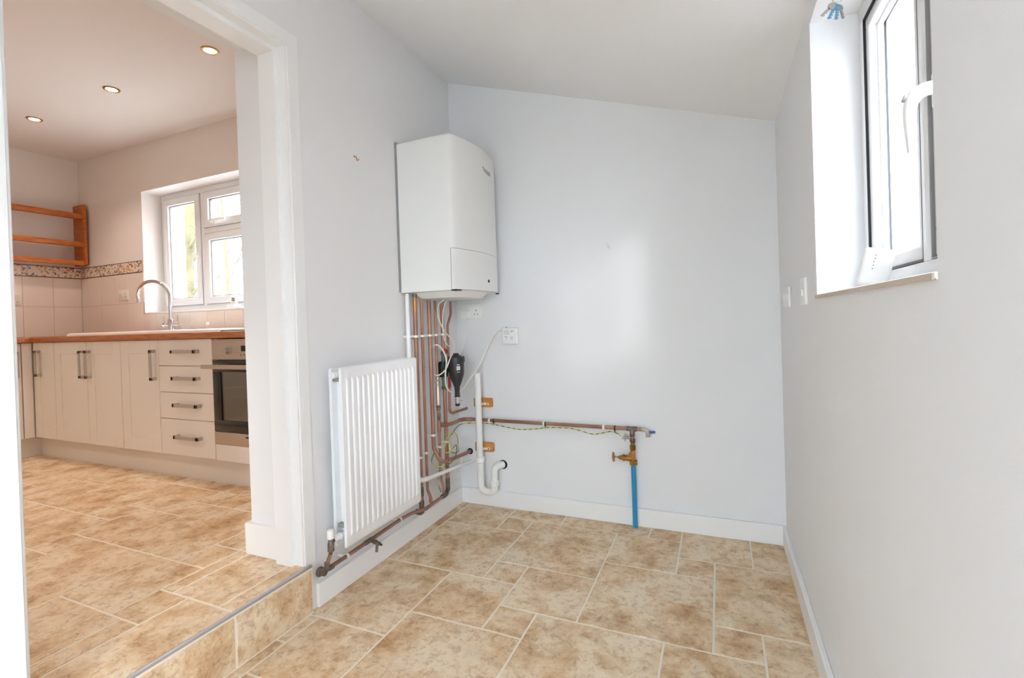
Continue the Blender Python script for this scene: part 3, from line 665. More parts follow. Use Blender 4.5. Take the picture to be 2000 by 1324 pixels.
bm = B(); nut(bm, (PX + .022, Y5 - .010, .948), (1, -.5, 0), .009, .012, 10); obj('red_cap', bm, 'red_plastic', iv)
bm = B(); lathe(bm, [(.0001, 0), (.024, 0), (.028, .02), (.028, .07), (.022, .085), (.0001, .085)], (PX + .004, Y5 - .014, .80), (0, 0, 1), 16); tube(bm, [(PX + .010, Y5 - .006, .845), (FXc - .03, FYc, .845)], .020, 12); obj('filter_manifold', bm, 'black', mf)

# ------------------------------------------------------------------ cold main along the end wall
MY, MZ = -0.031, 0.516
cm = thing('water_main_pipe', 'long horizontal copper pipe on the end wall ending at the brass stop tap', 'pipe', (.6, MY, MZ))
bm = B(); tube(bm, [(PX + .009, Y4 + .005, .535), (PX + .026, Y4 + .035, .533), (PX + .026, Y5 + .02, .528), (PX + .006, -.09, .520), (.078, MY, MZ + .002), (1.055, MY, MZ), (1.115, MY, MZ)], R22 * .9, 12, .022); tube(bm, [(1.055, MY, MZ), (1.055, MY, .4465)], R22 * .9); obj('tube', bm, 'copper', cm)
bm = B(); tube(bm, [(PX, Y4, .564), (PX, Y4, .500)], .0105); tube(bm, [(PX, Y4, .535), (PX + .003, Y4 + .035, .533)], .0118, 12); obj('branch_tee', bm, 'copper', cm)
bm = B(); tube(bm, [(PX + .0035, -.092, .521), (.062, -.05, .519), (.11, MY, MZ + .002)], .0118, 12, .02); obj('elbow', bm, 'copper', cm)
bm = B(); coupling(bm, (1.055, MY, MZ), (1, 0, 0), .0125, .055); coupling(bm, (1.055, MY, MZ - .022), (0, 0, 1), .0125, .035); nut(bm, (1.056, MY, .455), (0, 0, 1), .014, .016, 10); obj('tee', bm, 'solder_grey', cm)
bm = B(); nut(bm, (1.112, MY, MZ - .001), (1, 0, 0), .0135, .014); tube(bm, [(1.112, MY, MZ), (1.134, MY, MZ - .006), (1.136, MY - .001, MZ - .03)], .010, 12, .01); nut(bm, (1.136, MY, MZ - .030), (0, 0, 1), .014, .014); wv = obj('washing_valve', bm, 'nickel', cm)
bm = B(); tube(bm, [(1.142, MY, MZ - .012), (1.172, MY, MZ - .010)], .0065, 10); obj('blue_lever', bm, 'blue_plastic', wv)
bm = B(); nut(bm, (1.026, MY, .468), (1, 0, 0), .008, .03, 8); tube(bm, [(1.020, MY - .01, .490), (1.020, MY - .01, .452)], .003, 8); box(bm, (1.004, MY - .016, .462), (1.016, MY - .004, .470)); obj('earth_clamp', bm, 'nickel', cm)
clip(cm, (.225, MY, MZ), 'x', R22, None, 0); clip(cm, (.567, MY, MZ), 'x', R22, None, 0); clip(cm, (.906, MY, MZ), 'x', R22, None, 0)
for x in (.245, .567, .958):
    bm = B(); lathe(bm, [(R22 + .0025, -.003), (R22 + .0025, .003)], (x + .008, MY, MZ - .001), (1, 0, 0), 12); box(bm, (x + .005, MY - .006, MZ - .026), (x + .010, MY - .003, MZ - .010)); obj('cable_tie', bm, 'black', cm)
# stop tap and blue supply
SX = 1.056
stp = thing('stop_tap', 'brass stop tap with a crosshead handle above the blue pipe', 'tap', (SX, MY, .33))
bm = B(); tube(bm, [(SX, MY, .445), (SX, MY, .34)], [.0105, .0125], 12)
nut(bm, (SX, MY, .418), (0, 0, 1), .0165, .022); nut(bm, (SX + .001, MY, .340), (0, 0, 1), .020, .022, 8)
prism(bm, [(SX + .010, .345), (SX - .012, .345), (SX - .030, .352), (SX - .030, .372), (SX - .014, .396), (SX + .010, .404)], lambda u, v, w: V((u, w, v)), MY - .011, MY + .011)
lathe(bm, [(.0001, 0), (.0150, 0), (.0150, .040), (.0001, .041)], (SX - .006, MY, .361), (-1, 0, 0), 16); obj('valve_body', bm, 'brass', stp)
bm = B(); lathe(bm, [(.0001, 0), (.0175, 0), (.0175, .006), (.011, .008), (.011, .020), (.0075, .024), (.0065, .030), (.0035, .032), (.0035, .056), (.0001, .056)], (SX - .046, MY, .361), (-1, 0, 0), 14); obj('gland', bm, 'brass', stp)
bm = B(); tube(bm, [(SX - .103, MY, .361 - .024), (SX - .103, MY, .361 + .024)], [.005, .005], 10); tube(bm, [(SX - .103, MY - .024, .361), (SX - .103, MY + .024, .361)], .004, 10); lathe(bm, [(.0001, 0), (.007, 0), (.007, .012), (.0001, .012)], (SX - .097, MY, .361), (-1, 0, 0), 10); obj('crosshead', bm, 'brass', stp)
bm = B(); tube(bm, [(SX + .001, MY, .332), (SX + .001, MY, -.001)], .0125, 16)
tag(obj('supply_pipe', bm, 'blue_pipe'), 'bright blue plastic water pipe rising from the floor', 'pipe')
bm = B(); box(bm, (SX - .0175, -.0205, .0), (SX + .0195, -.0175, .098), .001); o = tag(obj('skirting_notch', bm, 'plastic_cream'), 'pale notch in the skirting behind the blue pipe', 'notch'); o['kind'] = 'structure'

# ------------------------------------------------------------------ waste standpipe and blocks
WX, WYY = .172, -.0675
wp = thing('waste_pipe', 'white plastic standpipe with a curved trap on the end wall', 'pipe', (WX, WYY, .09))
bm = B(); tube(bm, [(WX, WYY, .800), (WX, WYY, .30)], .0195, 18); obj('standpipe', bm, 'plastic_white', wp)
bm = B(); coupling(bm, (WX, WYY, .292), (0, 0, 1), .0265, .036); obj('collar', bm, 'plastic_white', wp)
bm = B(); tube(bm, [(WX, WYY, .300), (WX, WYY, .104), (WX + .088, WYY, .104), (WX + .088, WYY, .17)], .0205, 18, .040, 8); obj('trap_bend', bm, 'plastic_white', wp)
bm = B(); tube(bm, [(WX + .088, WYY, .165), (WX + .088, WYY, .252), (WX + .116, -.0005, .252)], .0205, 18, .030, 8); obj('outlet_bend', bm, 'plastic_white', wp)
bm = B(); coupling(bm, (WX + .088, WYY, .160), (0, 0, 1), .0285, .030); obj('trap_nut', bm, 'plastic_white', wp)
bm = B(); lathe(bm, [(.0001, 0), (.027, 0), (.027, .001), (.0001, .001)], (WX + .118, -.0005, .252), (0, -1, 0), 18); obj('wall_hole', bm, 'hole_dark', wp)
for z, lab in ((.619, 'orange wooden block behind the standpipe, above the copper pipe'), (.353, 'orange wooden block behind the standpipe, below the copper pipe')):
    bk = thing('mounting_block', lab, 'block', (.177, 0, z - .028), 'wooden blocks behind the standpipe')
    bm = B(); box(bm, (.118, -.028, z - .027), (.238, 0, z + .027), .006); obj('block', bm, 'block_wood', bk)
    bm = B(); box(bm, (WX, -.047, z - .012), (WX + .016, -.028, z + .001), .002); box(bm, (WX, -.034, z - .012), (.222, -.028, z + .001), .002); bc = obj('pipe_bracket', bm, 'plastic_white', bk)
    bm = B(); lathe(bm, [(.0001, 0), (.004, 0), (.004, .002), (.0001, .002)], (.212, -.034, z - .006), (0, -1, 0), 10); obj('screw', bm, 'hole_dark', bc)

# ------------------------------------------------------------------ electrics on the end wall
def pin_holes(parent, c, n, u, s=1.0):
    """UK socket holes: c centre, n outward normal, u horizontal axis"""
    n = V(n); u = V(u); up = V((0, 0, 1))
    for du, dz, w, h in ((0, .011, .0024, .004), (-.011, -.011, .0034, .0022), (.011, -.011, .0034, .0022)):
        p = V(c) + u * du * s + up * dz * s; a = u * w + up * h + n * .0006
        bm = B(); lo = p - a; hi = p + a; box(bm, [min(x, y) for x, y in zip(lo, hi)], [max(x, y) for x, y in zip(lo, hi)]); obj('pin_hole', bm, 'black', parent)
ds = thing('double_socket', 'white double wall socket under the boiler', 'socket', (.118, 0, 1.166))
bm = B(); box(bm, (.052, -.010, 1.122), (.188, 0, 1.208), .003); pl = obj('face_plate', bm, 'plastic_white', ds)
pin_holes(ds, (.148, -.0103, 1.160), (0, -1, 0), (1, 0, 0))
for x in (.092, .176): 
    bm = B(); box(bm, (x - .006, -.014, 1.176), (x + .006, -.009, 1.194), .0015); obj('rocker_switch', bm, 'plastic_white', ds)
plg = thing('mains_plug', 'white mains plug in the double socket', 'plug', (.082, -.03, 1.15))
bm = B(); prism(bm, [(.056, 1.128), (.064, 1.120), (.098, 1.120), (.106, 1.128), (.104, 1.168), (.058, 1.168)], lambda u, v, w: V((u, w, v)), -.044, -.0102); obj('plug_body', bm, 'plastic_white', plg)
bm = B(); tube(bm, spline([(.081, -.030, 1.122), (.083, -.032, 1.10), (.092, -.05, 1.02), (.092, -.07, .97), (.075, -.09, .925), (.060, -.13, .912), (.060, -.18, .925)], 6), .0024, 8); obj('flex', bm, 'plastic_white', plg)
jb = thing('control_box', 'small white control box on the end wall beside the boiler cable', 'control box', (.369, 0, .966))
bm = B(); box(bm, (.322, -.026, .966), (.418, 0, 1.062), .007, 3); obj('box_body', bm, 'plastic_white', jb)
bm = B(); box(bm, (.330, -.0266, .984), (.400, -.0258, 1.054)); lb = obj('print_label', bm, 'gloss_white', jb)
bm = B()
for x0, x1, z in ((.334, .372, 1.044), (.334, .366, 1.036), (.334, .372, 1.026), (.338, .356, 1.012), (.340, .358, 1.006), (.374, .392, 1.008), (.374, .388, 1.000), (.346, .354, .994), (.380, .390, .994)): box(bm, (x0, -.0271, z - .0012), (x1, -.0265, z + .0012))
obj('print_text', bm, 'print_grey', lb)
bm = B(); box(bm, (.380, -.0271, 1.036), (.384, -.0265, 1.046)); box(bm, (.391, -.0271, 1.038), (.394, -.0265, 1.048)); obj('print_arrows', bm, 'brass', lb)
bm = B(); lathe(bm, [(.0001, 0), (.003, 0), (.003, .004), (.0001, .004)], (.345, -.010, 1.062), (0, 0, 1), 8); obj('screw', bm, 'black', jb)

# white cables
GC = 'white cables below the boiler'
def cable(label, pts, r=.0032):
    bm = B(); tube(bm, spline(pts, 6), r, 8); return tag(obj('boiler_cable', bm, 'plastic_cream'), label, 'cable', GC)
cable('thick cream cable running from the control box behind the filter', [(.322, -.012, 1.052), (.300, -.014, 1.046), (.262, -.02, 1.01), (.226, -.045, .935), (.196, -.08, .85), (.150, -.115, .775), (.110, -.14, .715), (.078, -.19, .700), (.085, -.272, .745), (.098, -.300, .82), (.104, -.296, .90), (.090, -.312, .96), (.070, -.338, .985), (.050, -.337, .975)], .0042)
cable('cream cable hanging from the boiler tray across the pipes to the filter', [(.14, -.355, 1.229), (.100, -.350, 1.20), (.082, -.330, 1.14), (.080, -.27, 1.06), (.094, -.205, 1.00), (.110, -.215, .955), (.122, -.290, .90), (.112, -.318, .85), (.075, -.330, .818), (.048, -.337, .822)], .0036)
cable('thin cream cable looping from the boiler behind the fourth copper pipe', [(.12, -.29, 1.229), (.095, -.292, 1.18), (.092, -.300, 1.08), (.090, -.285, 1.01), (.088, -.245, .975), (.084, -.205, .962)], .0028)
cable('thin grey-white cable looped round the middle copper pipes', [(.028, -.385, .965), (.03, -.41, .93), (.030, -.41, .89), (.034, -.36, .87), (.03, -.335, .90), (.03, -.33, .95)], .0016)

# earth wire
bm = B()
tube(bm, spline([(.998, MY - .012, .478), (.985, MY - .013, .488), (.945, MY - .014, .498), (.905, MY - .014, .488), (.845, MY - .012, .478), (.78, MY - .012, .492), (.72, MY - .012, .502), (.60, MY - .013, .500), (.52, MY - .012, .486), (.42, MY - .012, .478), (.33, MY - .012, .487), (.26, MY - .013, .498), (.20, MY - .004, .499), (.14, MY - .004, .499), (.078, -.10, .502), (.074, -.16, .493), (.074, -.205, .472), (.076, -.25, .452), (.090, -.27, .40), (.100, -.255, .375), (.102, -.20, .366), (.078, -.155, .395), (.078, -.165, .45), (.078, -.215, .478), (.078, -.27, .46), (.078, -.31, .395), (.092, -.27, .385), (.104, -.22, .41), (.106, -.23, .36), (.108, -.29, .330), (.092, -.345, .325), (.080, -.40, .340), (.072, -.425, .37), (.070, -.405, .40), (.066, -.390, .405)], 6), .0026, 8)
ew = tag(obj('earth_wire', bm, 'earth_wire'), 'green and yellow earth wire looping round the pipes and along the end wall', 'wire')
bm = B(); tube(bm, spline([(.092, -.345, .325), (.072, -.352, .305), (.062, -.352, .27), (.058, -.345, .22), (.062, -.330, .175)], 5), .0024, 8); obj('wire_tail', bm, 'earth_wire', ew)

# ------------------------------------------------------------------ small things on the walls
bm = B(); tube(bm, spline([(.001, -.852, 1.866), (.010, -.852, 1.864), (.013, -.852, 1.855), (.014, -.850, 1.848), (.020, -.848, 1.848), (.022, -.847, 1.853)], 4), .0022, 8); lathe(bm, [(.0001, 0), (.004, 0), (.003, .003), (.0001, .003)], (0, -.852, 1.866), (1, 0, 0), 10)
tag(obj('cup_hook', bm, 'brass'), 'tiny brass cup hook screwed into the left wall by the boiler', 'hook')
for (y0, y1, z0, z1, lab) in ((-.372, -.20, 1.121, 1.203, 'white double switch plate near the corner of the window wall'), (-.765, -.672, 1.123, 1.213, 'white single switch plate close to the side window')):
    t = thing('light_switch', lab, 'switch', (W, (y0 + y1) / 2, z0))
    bm = B(); box(bm, (W - .009, y0, z0), (W, y1, z1), .003); obj('face_plate', bm, 'plastic_white', t)
    for k in range(2 if y1 - y0 > .12 else 1):
        yc = y0 + (y1 - y0) * ((k + .5) / (2 if y1 - y0 > .12 else 1)); bm = B(); box(bm, (W - .013, yc - .006, z0 + .03), (W - .008, yc + .006, z0 + .052), .0015); obj('rocker', bm, 'plastic_white', t)
# alarm on the window board
al = thing('gas_alarm', 'white rounded plastic alarm leaning on the side window board', 'alarm', (1.805, -1.21, WZ0 + .006))
bm = B(); box(bm, (-.030, -.011, 0), (.030, .011, .088), .008, 3)
for k in range(5): pass
rot = Matrix.Translation((1.812, -1.225, WZ0 + .0075)) @ Matrix.Rotation(math.radians(-8), 4, 'Z') @ Matrix.Rotation(math.radians(14), 4, 'Y') @ Matrix.Rotation(math.radians(-8), 4, 'X')
bm.transform(rot); zmin = min(v.co.z for v in bm.verts); bmesh.ops.translate(bm, verts=bm.verts, vec=(0, 0, WZ0 + .0062 - zmin)); dzz = WZ0 + .0062 - zmin
obj('case', bm, 'plastic_white', al)
bm = B()
for k in range(5): lathe(bm, [(.0001, 0), (.0014, 0), (.0014, .001), (.0001, .001)], (-.006, -.0108, .070 - .008 * k), (0, -1, 0), 8)
bm.transform(rot); bmesh.ops.translate(bm, verts=bm.verts, vec=(0, 0, dzz)); obj('vent_holes', bm, 'plastic_grey', al)
# keys hanging from the window head
ky = thing('key_bunch', 'bunch of keys with blue tags hanging in the side window recess', 'keys', (1.793, -1.072, WZ1))
bm = B(); tube(bm, spline([(1.795, -1.072, WZ1), (1.795, -1.072, WZ1 - .012), (1.797, -1.076, WZ1 - .018), (1.800, -1.078, WZ1 - .012)], 4), .0016, 8); obj('hook', bm, 'steel', ky)
bm = B(); tube(bm, [V((1.795, -1.074, WZ1 - .028)) + .011 * V((math.cos(a), .2 * math.sin(a), math.sin(a))) for a in [k * 2 * PI / 16 for k in range(17)]], .0011, 6); obj('ring', bm, 'steel', ky)
for k, (ang, mm) in enumerate(((-50, 'steel'), (-28, 'key_blue'), (-8, 'key_blue'), (10, 'steel'))):
    bm = B(); lathe(bm, [(.0001, -.001), (.009, -.001), (.009, .001), (.0001, .001)], (0, 0, -.010), (0, 1, 0), 14); box(bm, (-.003, -.001, -.040), (.003, .001, -.016)); 
    for q in range(3): box(bm, (.003, -.0009, -.037 + .007 * q), (.0055, .0009, -.034 + .007 * q))
    bm.transform(Matrix.Translation((1.795 + .004 * (k - 1.5), -1.074 + .004 * k, WZ1 - .036)) @ Matrix.Rotation(math.radians(-ang), 4, 'Y') @ Matrix.Rotation(math.radians(12 * k), 4, 'Z')); obj('key', bm, mm, ky)

# ================================================================== KITCHEN
DY = -0.678                                           # door front plane of the back run
DXL = -3.316                                          # door front plane of the left run
Z0, Z1 = ST + .150, ST + .868                         # doors
WT0, WT1 = ST + .872, ST + .910
GD = 'kitchen base cabinets'
def door_front(parent, name, a0, a1, z0, z1, run, panel=True):
    """slab door with a recessed centre panel; run 'b' faces -y, run 'l' faces +x"""
    bm = B(); d = .019
    def bx(u0, u1, v0, v1, o, t, bev=.0015):
        if run == 'b': box(bm, (u0, DY + o, v0), (u1, DY + o + t, v1), bev, 1)
        else: box(bm, (DXL - o - t, u0, v0), (DXL - o, u1, v1), bev, 1)
    g = .0015
    if panel:
        w = .085
        bx(a0 + g, a0 + g + w, z0, z1, 0, d); bx(a1 - g - w, a1 - g, z0, z1, 0, d); bx(a0 + g + w, a1 - g - w, z0, z0 + w, 0, d); bx(a0 + g + w, a1 - g - w, z1 - w, z1, 0, d)
        bx(a0 + g + w - .002, a1 - g - w + .002, z0 + w - .002, z1 - w + .002, .004, d - .006)
    else: bx(a0 + g, a1 - g, z0, z1, 0, d)
    return obj(name, bm, 'cabinet_cream', parent)
def bar_handle(parent, u, z, run, vertical, L):
    bm = B(); p = .034; t = .0105
    def bx(u0, u1, z0, z1, o0, o1):
        if run == 'b': box(bm, (u0, DY - o1, z0), (u1, DY - o0, z1), .0015, 1)
        else: box(bm, (DXL + o0, u0, z0), (DXL + o1, u1, z1), .0015, 1)
    if vertical:
        bx(u - t, u + t, z - L / 2, z + L / 2, p - .009, p); bx(u - t, u + t, z - L / 2, z - L / 2 + .020, 0, p); bx(u - t, u + t, z + L / 2 - .020, z + L / 2, 0, p)
    else:
        bx(u - L / 2, u + L / 2, z - t, z + t, p - .009, p); bx(u - L / 2, u - L / 2 + .020, z - t, z + t, 0, p); bx(u + L / 2 - .020, u + L / 2, z - t, z + t, 0, p)
    return obj('handle', bm, 'nickel', parent)
def carcass(parent, x0, x1):
    bm = B(); box(bm, (x0 + .001, DY + .0195, Z0), (x1 - .001, KB - .004, WT0 - .001)); obj('carcass', bm, 'plinth_cream', parent)
def unit(label, x0, x1, doors, name='base_cabinet'):
    t = thing(name, label, 'cabinet', ((x0 + x1) / 2, (DY + KB) / 2, Z0), GD); carcass(t, x0, x1)
    for a, b, hx in doors:
        d = door_front(t, 'door', a, b, Z0, Z1, 'b')
        if hx is not None: bar_handle(d, hx, .896, 'b', True, .195)
    return t
# corner unit in an L, with one leaf on each run
cu = thing('corner_cabinet', 'cream corner base cabinet with a leaf on each side of the inner corner', 'cabinet', (-3.45, -.5, Z0), GD)
bm = B(); box(bm, (KL + .002, DY + .0195, Z0), (-3.018, KB - .004, WT0 - .001)); box(bm, (KL + .002, -.742, Z0), (DXL - .0195, DY + .0195, WT0 - .001)); obj('carcass', bm, 'plinth_cream', cu)
d = door_front(cu, 'door', DXL + .003, -3.017, Z0, Z1, 'b'); bar_handle(d, -3.215, .900, 'b', True, .195)
d = door_front(cu, 'door', -.742, DY - .003, Z0, Z1, 'l', False)
unit('cream base cabinet under the left end of the sink, two doors meeting at paired handles', -3.015, -2.186, ((-3.015, -2.588, -2.622), (-2.586, -2.187, -2.545)))
unit('cream single-door base cabinet beside the drawers', -2.184, -1.780, ((-2.184, -1.781, -1.815),))
dr = thing('drawer_cabinet', 'cream four-drawer base cabinet beside the oven', 'cabinet', (-1.52, (DY + KB) / 2, Z0), GD); carcass(dr, -1.778, -1.268)
zz = [Z1 + .002, .892, .727, .561, Z0]
for k in range(4):
    d = door_front(dr, 'drawer', -1.778, -1.269, zz[k + 1] + .0018, zz[k] - .0018, 'b', False); bar_handle(d, -1.495, (.981, .817, .652, .456)[k], 'b', False, .228)
ovc = thing('oven_cabinet', 'cream oven housing cabinet under the hob', 'cabinet', (-.97, (DY + KB) / 2, Z0), GD)
bm = B(); box(bm, (-1.266, DY + .0195, Z0), (-1.250, KB - .004, WT0 - .001)); box(bm, (-.686, DY + .0195, Z0), (-.670, KB - .004, WT0 - .001)); box(bm, (-1.25, DY + .0195, Z0), (-.686, KB - .004, Z0 + .016)); box(bm, (-1.25, KB - .02, Z0), (-.686, KB - .004, WT0 - .001)); obj('carcass', bm, 'plinth_cream', ovc)
door_front(ovc, 'filler_panel', -1.266, -.671, Z0, .433, 'b', False)
unit('cream base cabinet between the oven and the doorway wall', -.668, -.315, ((-.668, -.317, -.63),))
# left run, mostly hidden
GL = 'cream cabinets along the shelf wall'
for k, (a, b, lab) in enumerate(((-1.242, -.745, 'cream base cabinet next to the corner, under the wooden shelf'), (-1.745, -1.245, 'cream base cabinet in the middle of the shelf wall run'), (-2.245, -1.748, 'cream end base cabinet of the shelf wall run'))):
    t = thing('base_cabinet', lab, 'cabinet', (KL + .3, (a + b) / 2, Z0), GL)
    bm = B(); box(bm, (KL + .002, a + .001, Z0), (DXL - .0195, b - .001, WT0 - .001)); obj('carcass', bm, 'plinth_cream', t)
    d = door_front(t, 'door', a, b, Z0, Z1, 'l'); bar_handle(d, b - .036, .896, 'l', True, .195)
bm = B(); box(bm, (-3.366, -.628, ST), (-.315, -.612, Z0 - .001)); tag(obj('plinth', bm, 'plinth_cream'), 'cream plinth under the sink and drawer cabinets', 'plinth')
bm = B(); box(bm, (-3.382, -2.245, ST), (-3.366, -.612, Z0 - .001)); tag(obj('plinth', bm, 'plinth_cream'), 'cream plinth under the cabinets on the shelf wall', 'plinth')
# worktop, bead
bm = B(); WF, WFL = -.698, -3.296
poly = [(KL + .001, KB - .001), (-.302, KB - .001), (-.302, WF), (WFL, WF), (WFL, -2.26), (KL + .001, -2.26)]
prism(bm, poly, lambda u, v, w: V((u, v, w)), WT0, WT1)
es = [e for e in bm.edges if all(v.co.z > WT1 - .0005 for v in e.verts)]
bmesh.ops.bevel(bm, geom=es, offset=.004, segments=2, profile=.5, affect='EDGES')
tag(obj('worktop', bm, 'worktop_wood'), 'orange wooden L-shaped kitchen worktop', 'worktop')
bm = B(); box(bm, (KL + .007, KB - .020, WT1), (-.302, KB - .0005, WT1 + .016), .004); struct('trim_5', bm, 'worktop_wood', 'wooden bead behind the worktop')
# sink and tap
sk = thing('kitchen_sink', 'white ceramic inset sink with a thick rim in the worktop', 'sink', (-2.1, -.38, WT1))
def rrect(x0, x1, y0, y1, r, n=5):
    out = []
    for cx, cy, a0 in ((x1 - r, y1 - r, 0), (x0 + r, y1 - r, 90), (x0 + r, y0 + r, 180), (x1 - r, y0 + r, 270)):
        out += [(cx + r * math.cos(math.radians(a0 + 90 * k / n)), cy + r * math.sin(math.radians(a0 + 90 * k / n))) for k in range(n + 1)]
    return out
def ring_stack(bm, loops):
    rows = [[bm.verts.new((x, y, z)) for x, y in poly] for poly, z in loops]; n = len(rows[0])
    for a, b in zip(rows, rows[1:]):
        for k in range(n): bm.faces.new((a[k], a[(k + 1) % n], b[(k + 1) % n], b[k]))
    bm.faces.new(rows[-1])
    return bm
bm = B(); sx0, sx1, sy0, sy1 = -2.93, -1.62, -.655, -.135
ring_stack(bm, [(rrect(sx0, sx1, sy0, sy1, .05), WT1 + .0003), (rrect(sx0 + .002, sx1 - .002, sy0 + .002, sy1 - .002, .05), WT1 + .012), (rrect(sx0 + .014, sx1 - .014, sy0 + .012, sy1 - .012, .045), WT1 + .020), (rrect(sx0 + .05, sx1 - .05, sy0 + .04, sy1 - .09, .04), WT1 + .019), (rrect(sx0 + .06, sx1 - .06, sy0 + .05, sy1 - .10, .04), WT1 + .006)])
obj('sink_rim', bm, 'ceramic', sk)
bm = B(); ring_stack(bm, [(rrect(-2.05, -1.70, -.60, -.25, .06), WT1 + .0085), (rrect(-2.04, -1.71, -.59, -.26, .06), WT1 + .0075), (rrect(-2.02, -1.73, -.57, -.28, .05), WT1 + .0070)]); obj('bowl', bm, 'ceramic', sk)
bm = B(); lathe(bm, [(.0001, 0), (.04, 0), (.038, .002), (.0001, .002)], (-1.875, -.42, WT1 + .0072), (0, 0, 1), 18); obj('plug_waste', bm, 'chrome', sk)
TX, TY = -2.452, -.19; TZ = WT1 + .020
tp = thing('kitchen_tap', 'chrome swan-neck mixer tap standing behind the sink', 'tap', (TX, TY, TZ))
bm = B(); lathe(bm, [(.0001, 0), (.027, 0), (.027, .006), (.021, .010), (.021, .075), (.017, .085), (.0001, .085)], (TX, TY, TZ), (0, 0, 1), 20); obj('tap_body', bm, 'chrome', tp)
bm = B(); tube(bm, [(TX, TY, TZ + .06), (TX, TY, TZ + .27)] + [(TX - .205 + .205 * math.cos(a), TY - .02 * math.sin(a), TZ + .27 + .125 * math.sin(a)) for a in [PI * k / 16 for k in range(1, 16)]] + [(TX - .410, TY, TZ + .262), (TX - .412, TY, TZ + .235)], .0135, 16); obj('spout', bm, 'chrome', tp)
for s in (-1, 1):
    bm = B(); tube(bm, [(TX, TY, TZ + .045), (TX + s * .070, TY, TZ + .045)], .010, 14); lathe(bm, [(.0001, 0), (.0155, 0), (.0155, .028), (.0001, .028)], (TX + s * .064, TY, TZ + .045), (s, 0, 0), 16); lv = obj('valve_arm', bm, 'chrome', tp)
    bm = B(); tube(bm, [(TX + s * .078, TY, TZ + .05), (TX + s * .082, TY, TZ + .115)], .0045, 10); obj('lever', bm, 'chrome', lv)
# oven
ov = thing('oven', 'built-in steel and black glass oven below the hob', 'oven', (-.97, DY + .2, .434))
OX0, OX1 = -1.263, -.673
bm = B(); box(bm, (-1.249, DY + .02, .44), (-1.245, KB - .03, 1.045)); box(bm, (-.691, DY + .02, .44), (-.687, KB - .03, 1.045)); box(bm, (-1.245, DY + .02, .44), (-.691, KB - .03, .444)); box(bm, (-1.245, DY + .02, .92), (-.691, KB - .03, 1.045)); box(bm, (-1.245, KB - .034, .444), (-.691, KB - .03, .92)); obj('cavity', bm, 'plastic_grey', ov)
bm = B(); box(bm, (OX0, DY - .004, .932), (OX1, DY + .018, 1.051), .002); cp = obj('control_panel', bm, 'steel_warm', ov)
for x in (-1.118, -.818):
    bm = B(); lathe(bm, [(.0001, 0), (.024, 0), (.024, .004), (.019, .006), (.017, .026), (.0001, .027)], (x, DY - .004, .984), (0, -1, 0), 22); obj('control_knob', bm, 'steel', cp)
bm = B(); box(bm, (-1.012, DY - .0052, .980), (-.924, DY - .004, 1.012)); obj('clock_display', bm, 'black', cp)
bm = B()
for k in range(4): 
    x = -1.018 + .026 * k
    tube(bm, [(x, DY - .0048, .963), (x + .010, DY - .0048, .959), (x, DY - .0048, .955)], .0014, 6)
obj('panel_symbols', bm, 'black', cp)
bm = B(); frame_rect(bm, 'y', DY - .004, .02, OX0, OX1, .510, .926, .066, .001); od = obj('oven_door', bm, 'oven_glass_black', ov)
bm = B(); box(bm, (OX0 + .064, DY + .002, .572), (OX1 - .064, DY + .006, .862)); obj('door_window', bm, 'oven_window', od)
bm = B(); box(bm, (OX0, DY - .0045, .436), (OX1, DY + .018, .507), .001); st_ = obj('lower_trim', bm, 'steel_warm', od)
bm = B(); box(bm, (-1.0, DY - .0055, .483), (-.975, DY - .004, .492)); obj('trim_badge', bm, 'black', st_)
bm = B(); box(bm, (OX0 - .024, DY - .060, .882), (OX1 + .012, DY - .042, .906), .004); box(bm, (OX0 + .03, DY - .044, .886), (OX0 + .05, DY - .003, .902)); box(bm, (OX1 - .05, DY - .044, .886), (OX1 - .03, DY - .003, .902)); obj('door_handle', bm, 'steel_warm', od)
for z in (.70, .76):
    bm = B(); 
    tube(bm, [(-1.24, DY + .06, z), (-.695, DY + .06, z)], .004, 8)
    for k in range(14): tube(bm, [(-1.22 + .039 * k, DY + .06, z), (-1.22 + .039 * k, KB - .06, z)], .0018, 6)
    obj('oven_rack', bm, 'steel', ov)
bm = B(); box(bm, (-1.255, -.632, WT1), (-.675, -.13, WT1 + .006), .002); tag(obj('hob', bm, 'oven_glass_black'), 'black glass hob set in the worktop above the oven', 'hob')
bm = None
# wooden shelf on the left kitchen wall
sh = thing('wall_shelf', 'orange wooden three-tier wall shelf in the kitchen corner', 'shelf', (KL, -.6, 1.70))
def side(y0, y1):
    bm = B(); D = .168
    poly = [(0, 1.732), (D - .03, 1.732)] + [(D - .03 + .03 * math.sin(a), 1.762 - .03 * math.cos(a)) for a in [PI / 2 * k / 5 for k in range(1, 6)]] + [(D, 2.272), (D - .01, 2.284), (0, 2.284)]
    prism(bm, poly, lambda u, v, w: V((KL + u, w, v)), y0, y1); return bm
obj('side_panel', side(-.116, -.094), 'shelf_wood', sh); obj('side_panel', side(-1.21, -1.188), 'shelf_wood', sh)
for z in (2.166, 1.912, 1.742):
    bm = B(); box(bm, (KL + .03, -1.189, z), (KL + .152, -.115, z + .024), .002); box(bm, (KL + .140, -1.189, z - .012), (KL + .156, -.115, z + .030), .003); obj('shelf_board', bm, 'shelf_wood', sh)

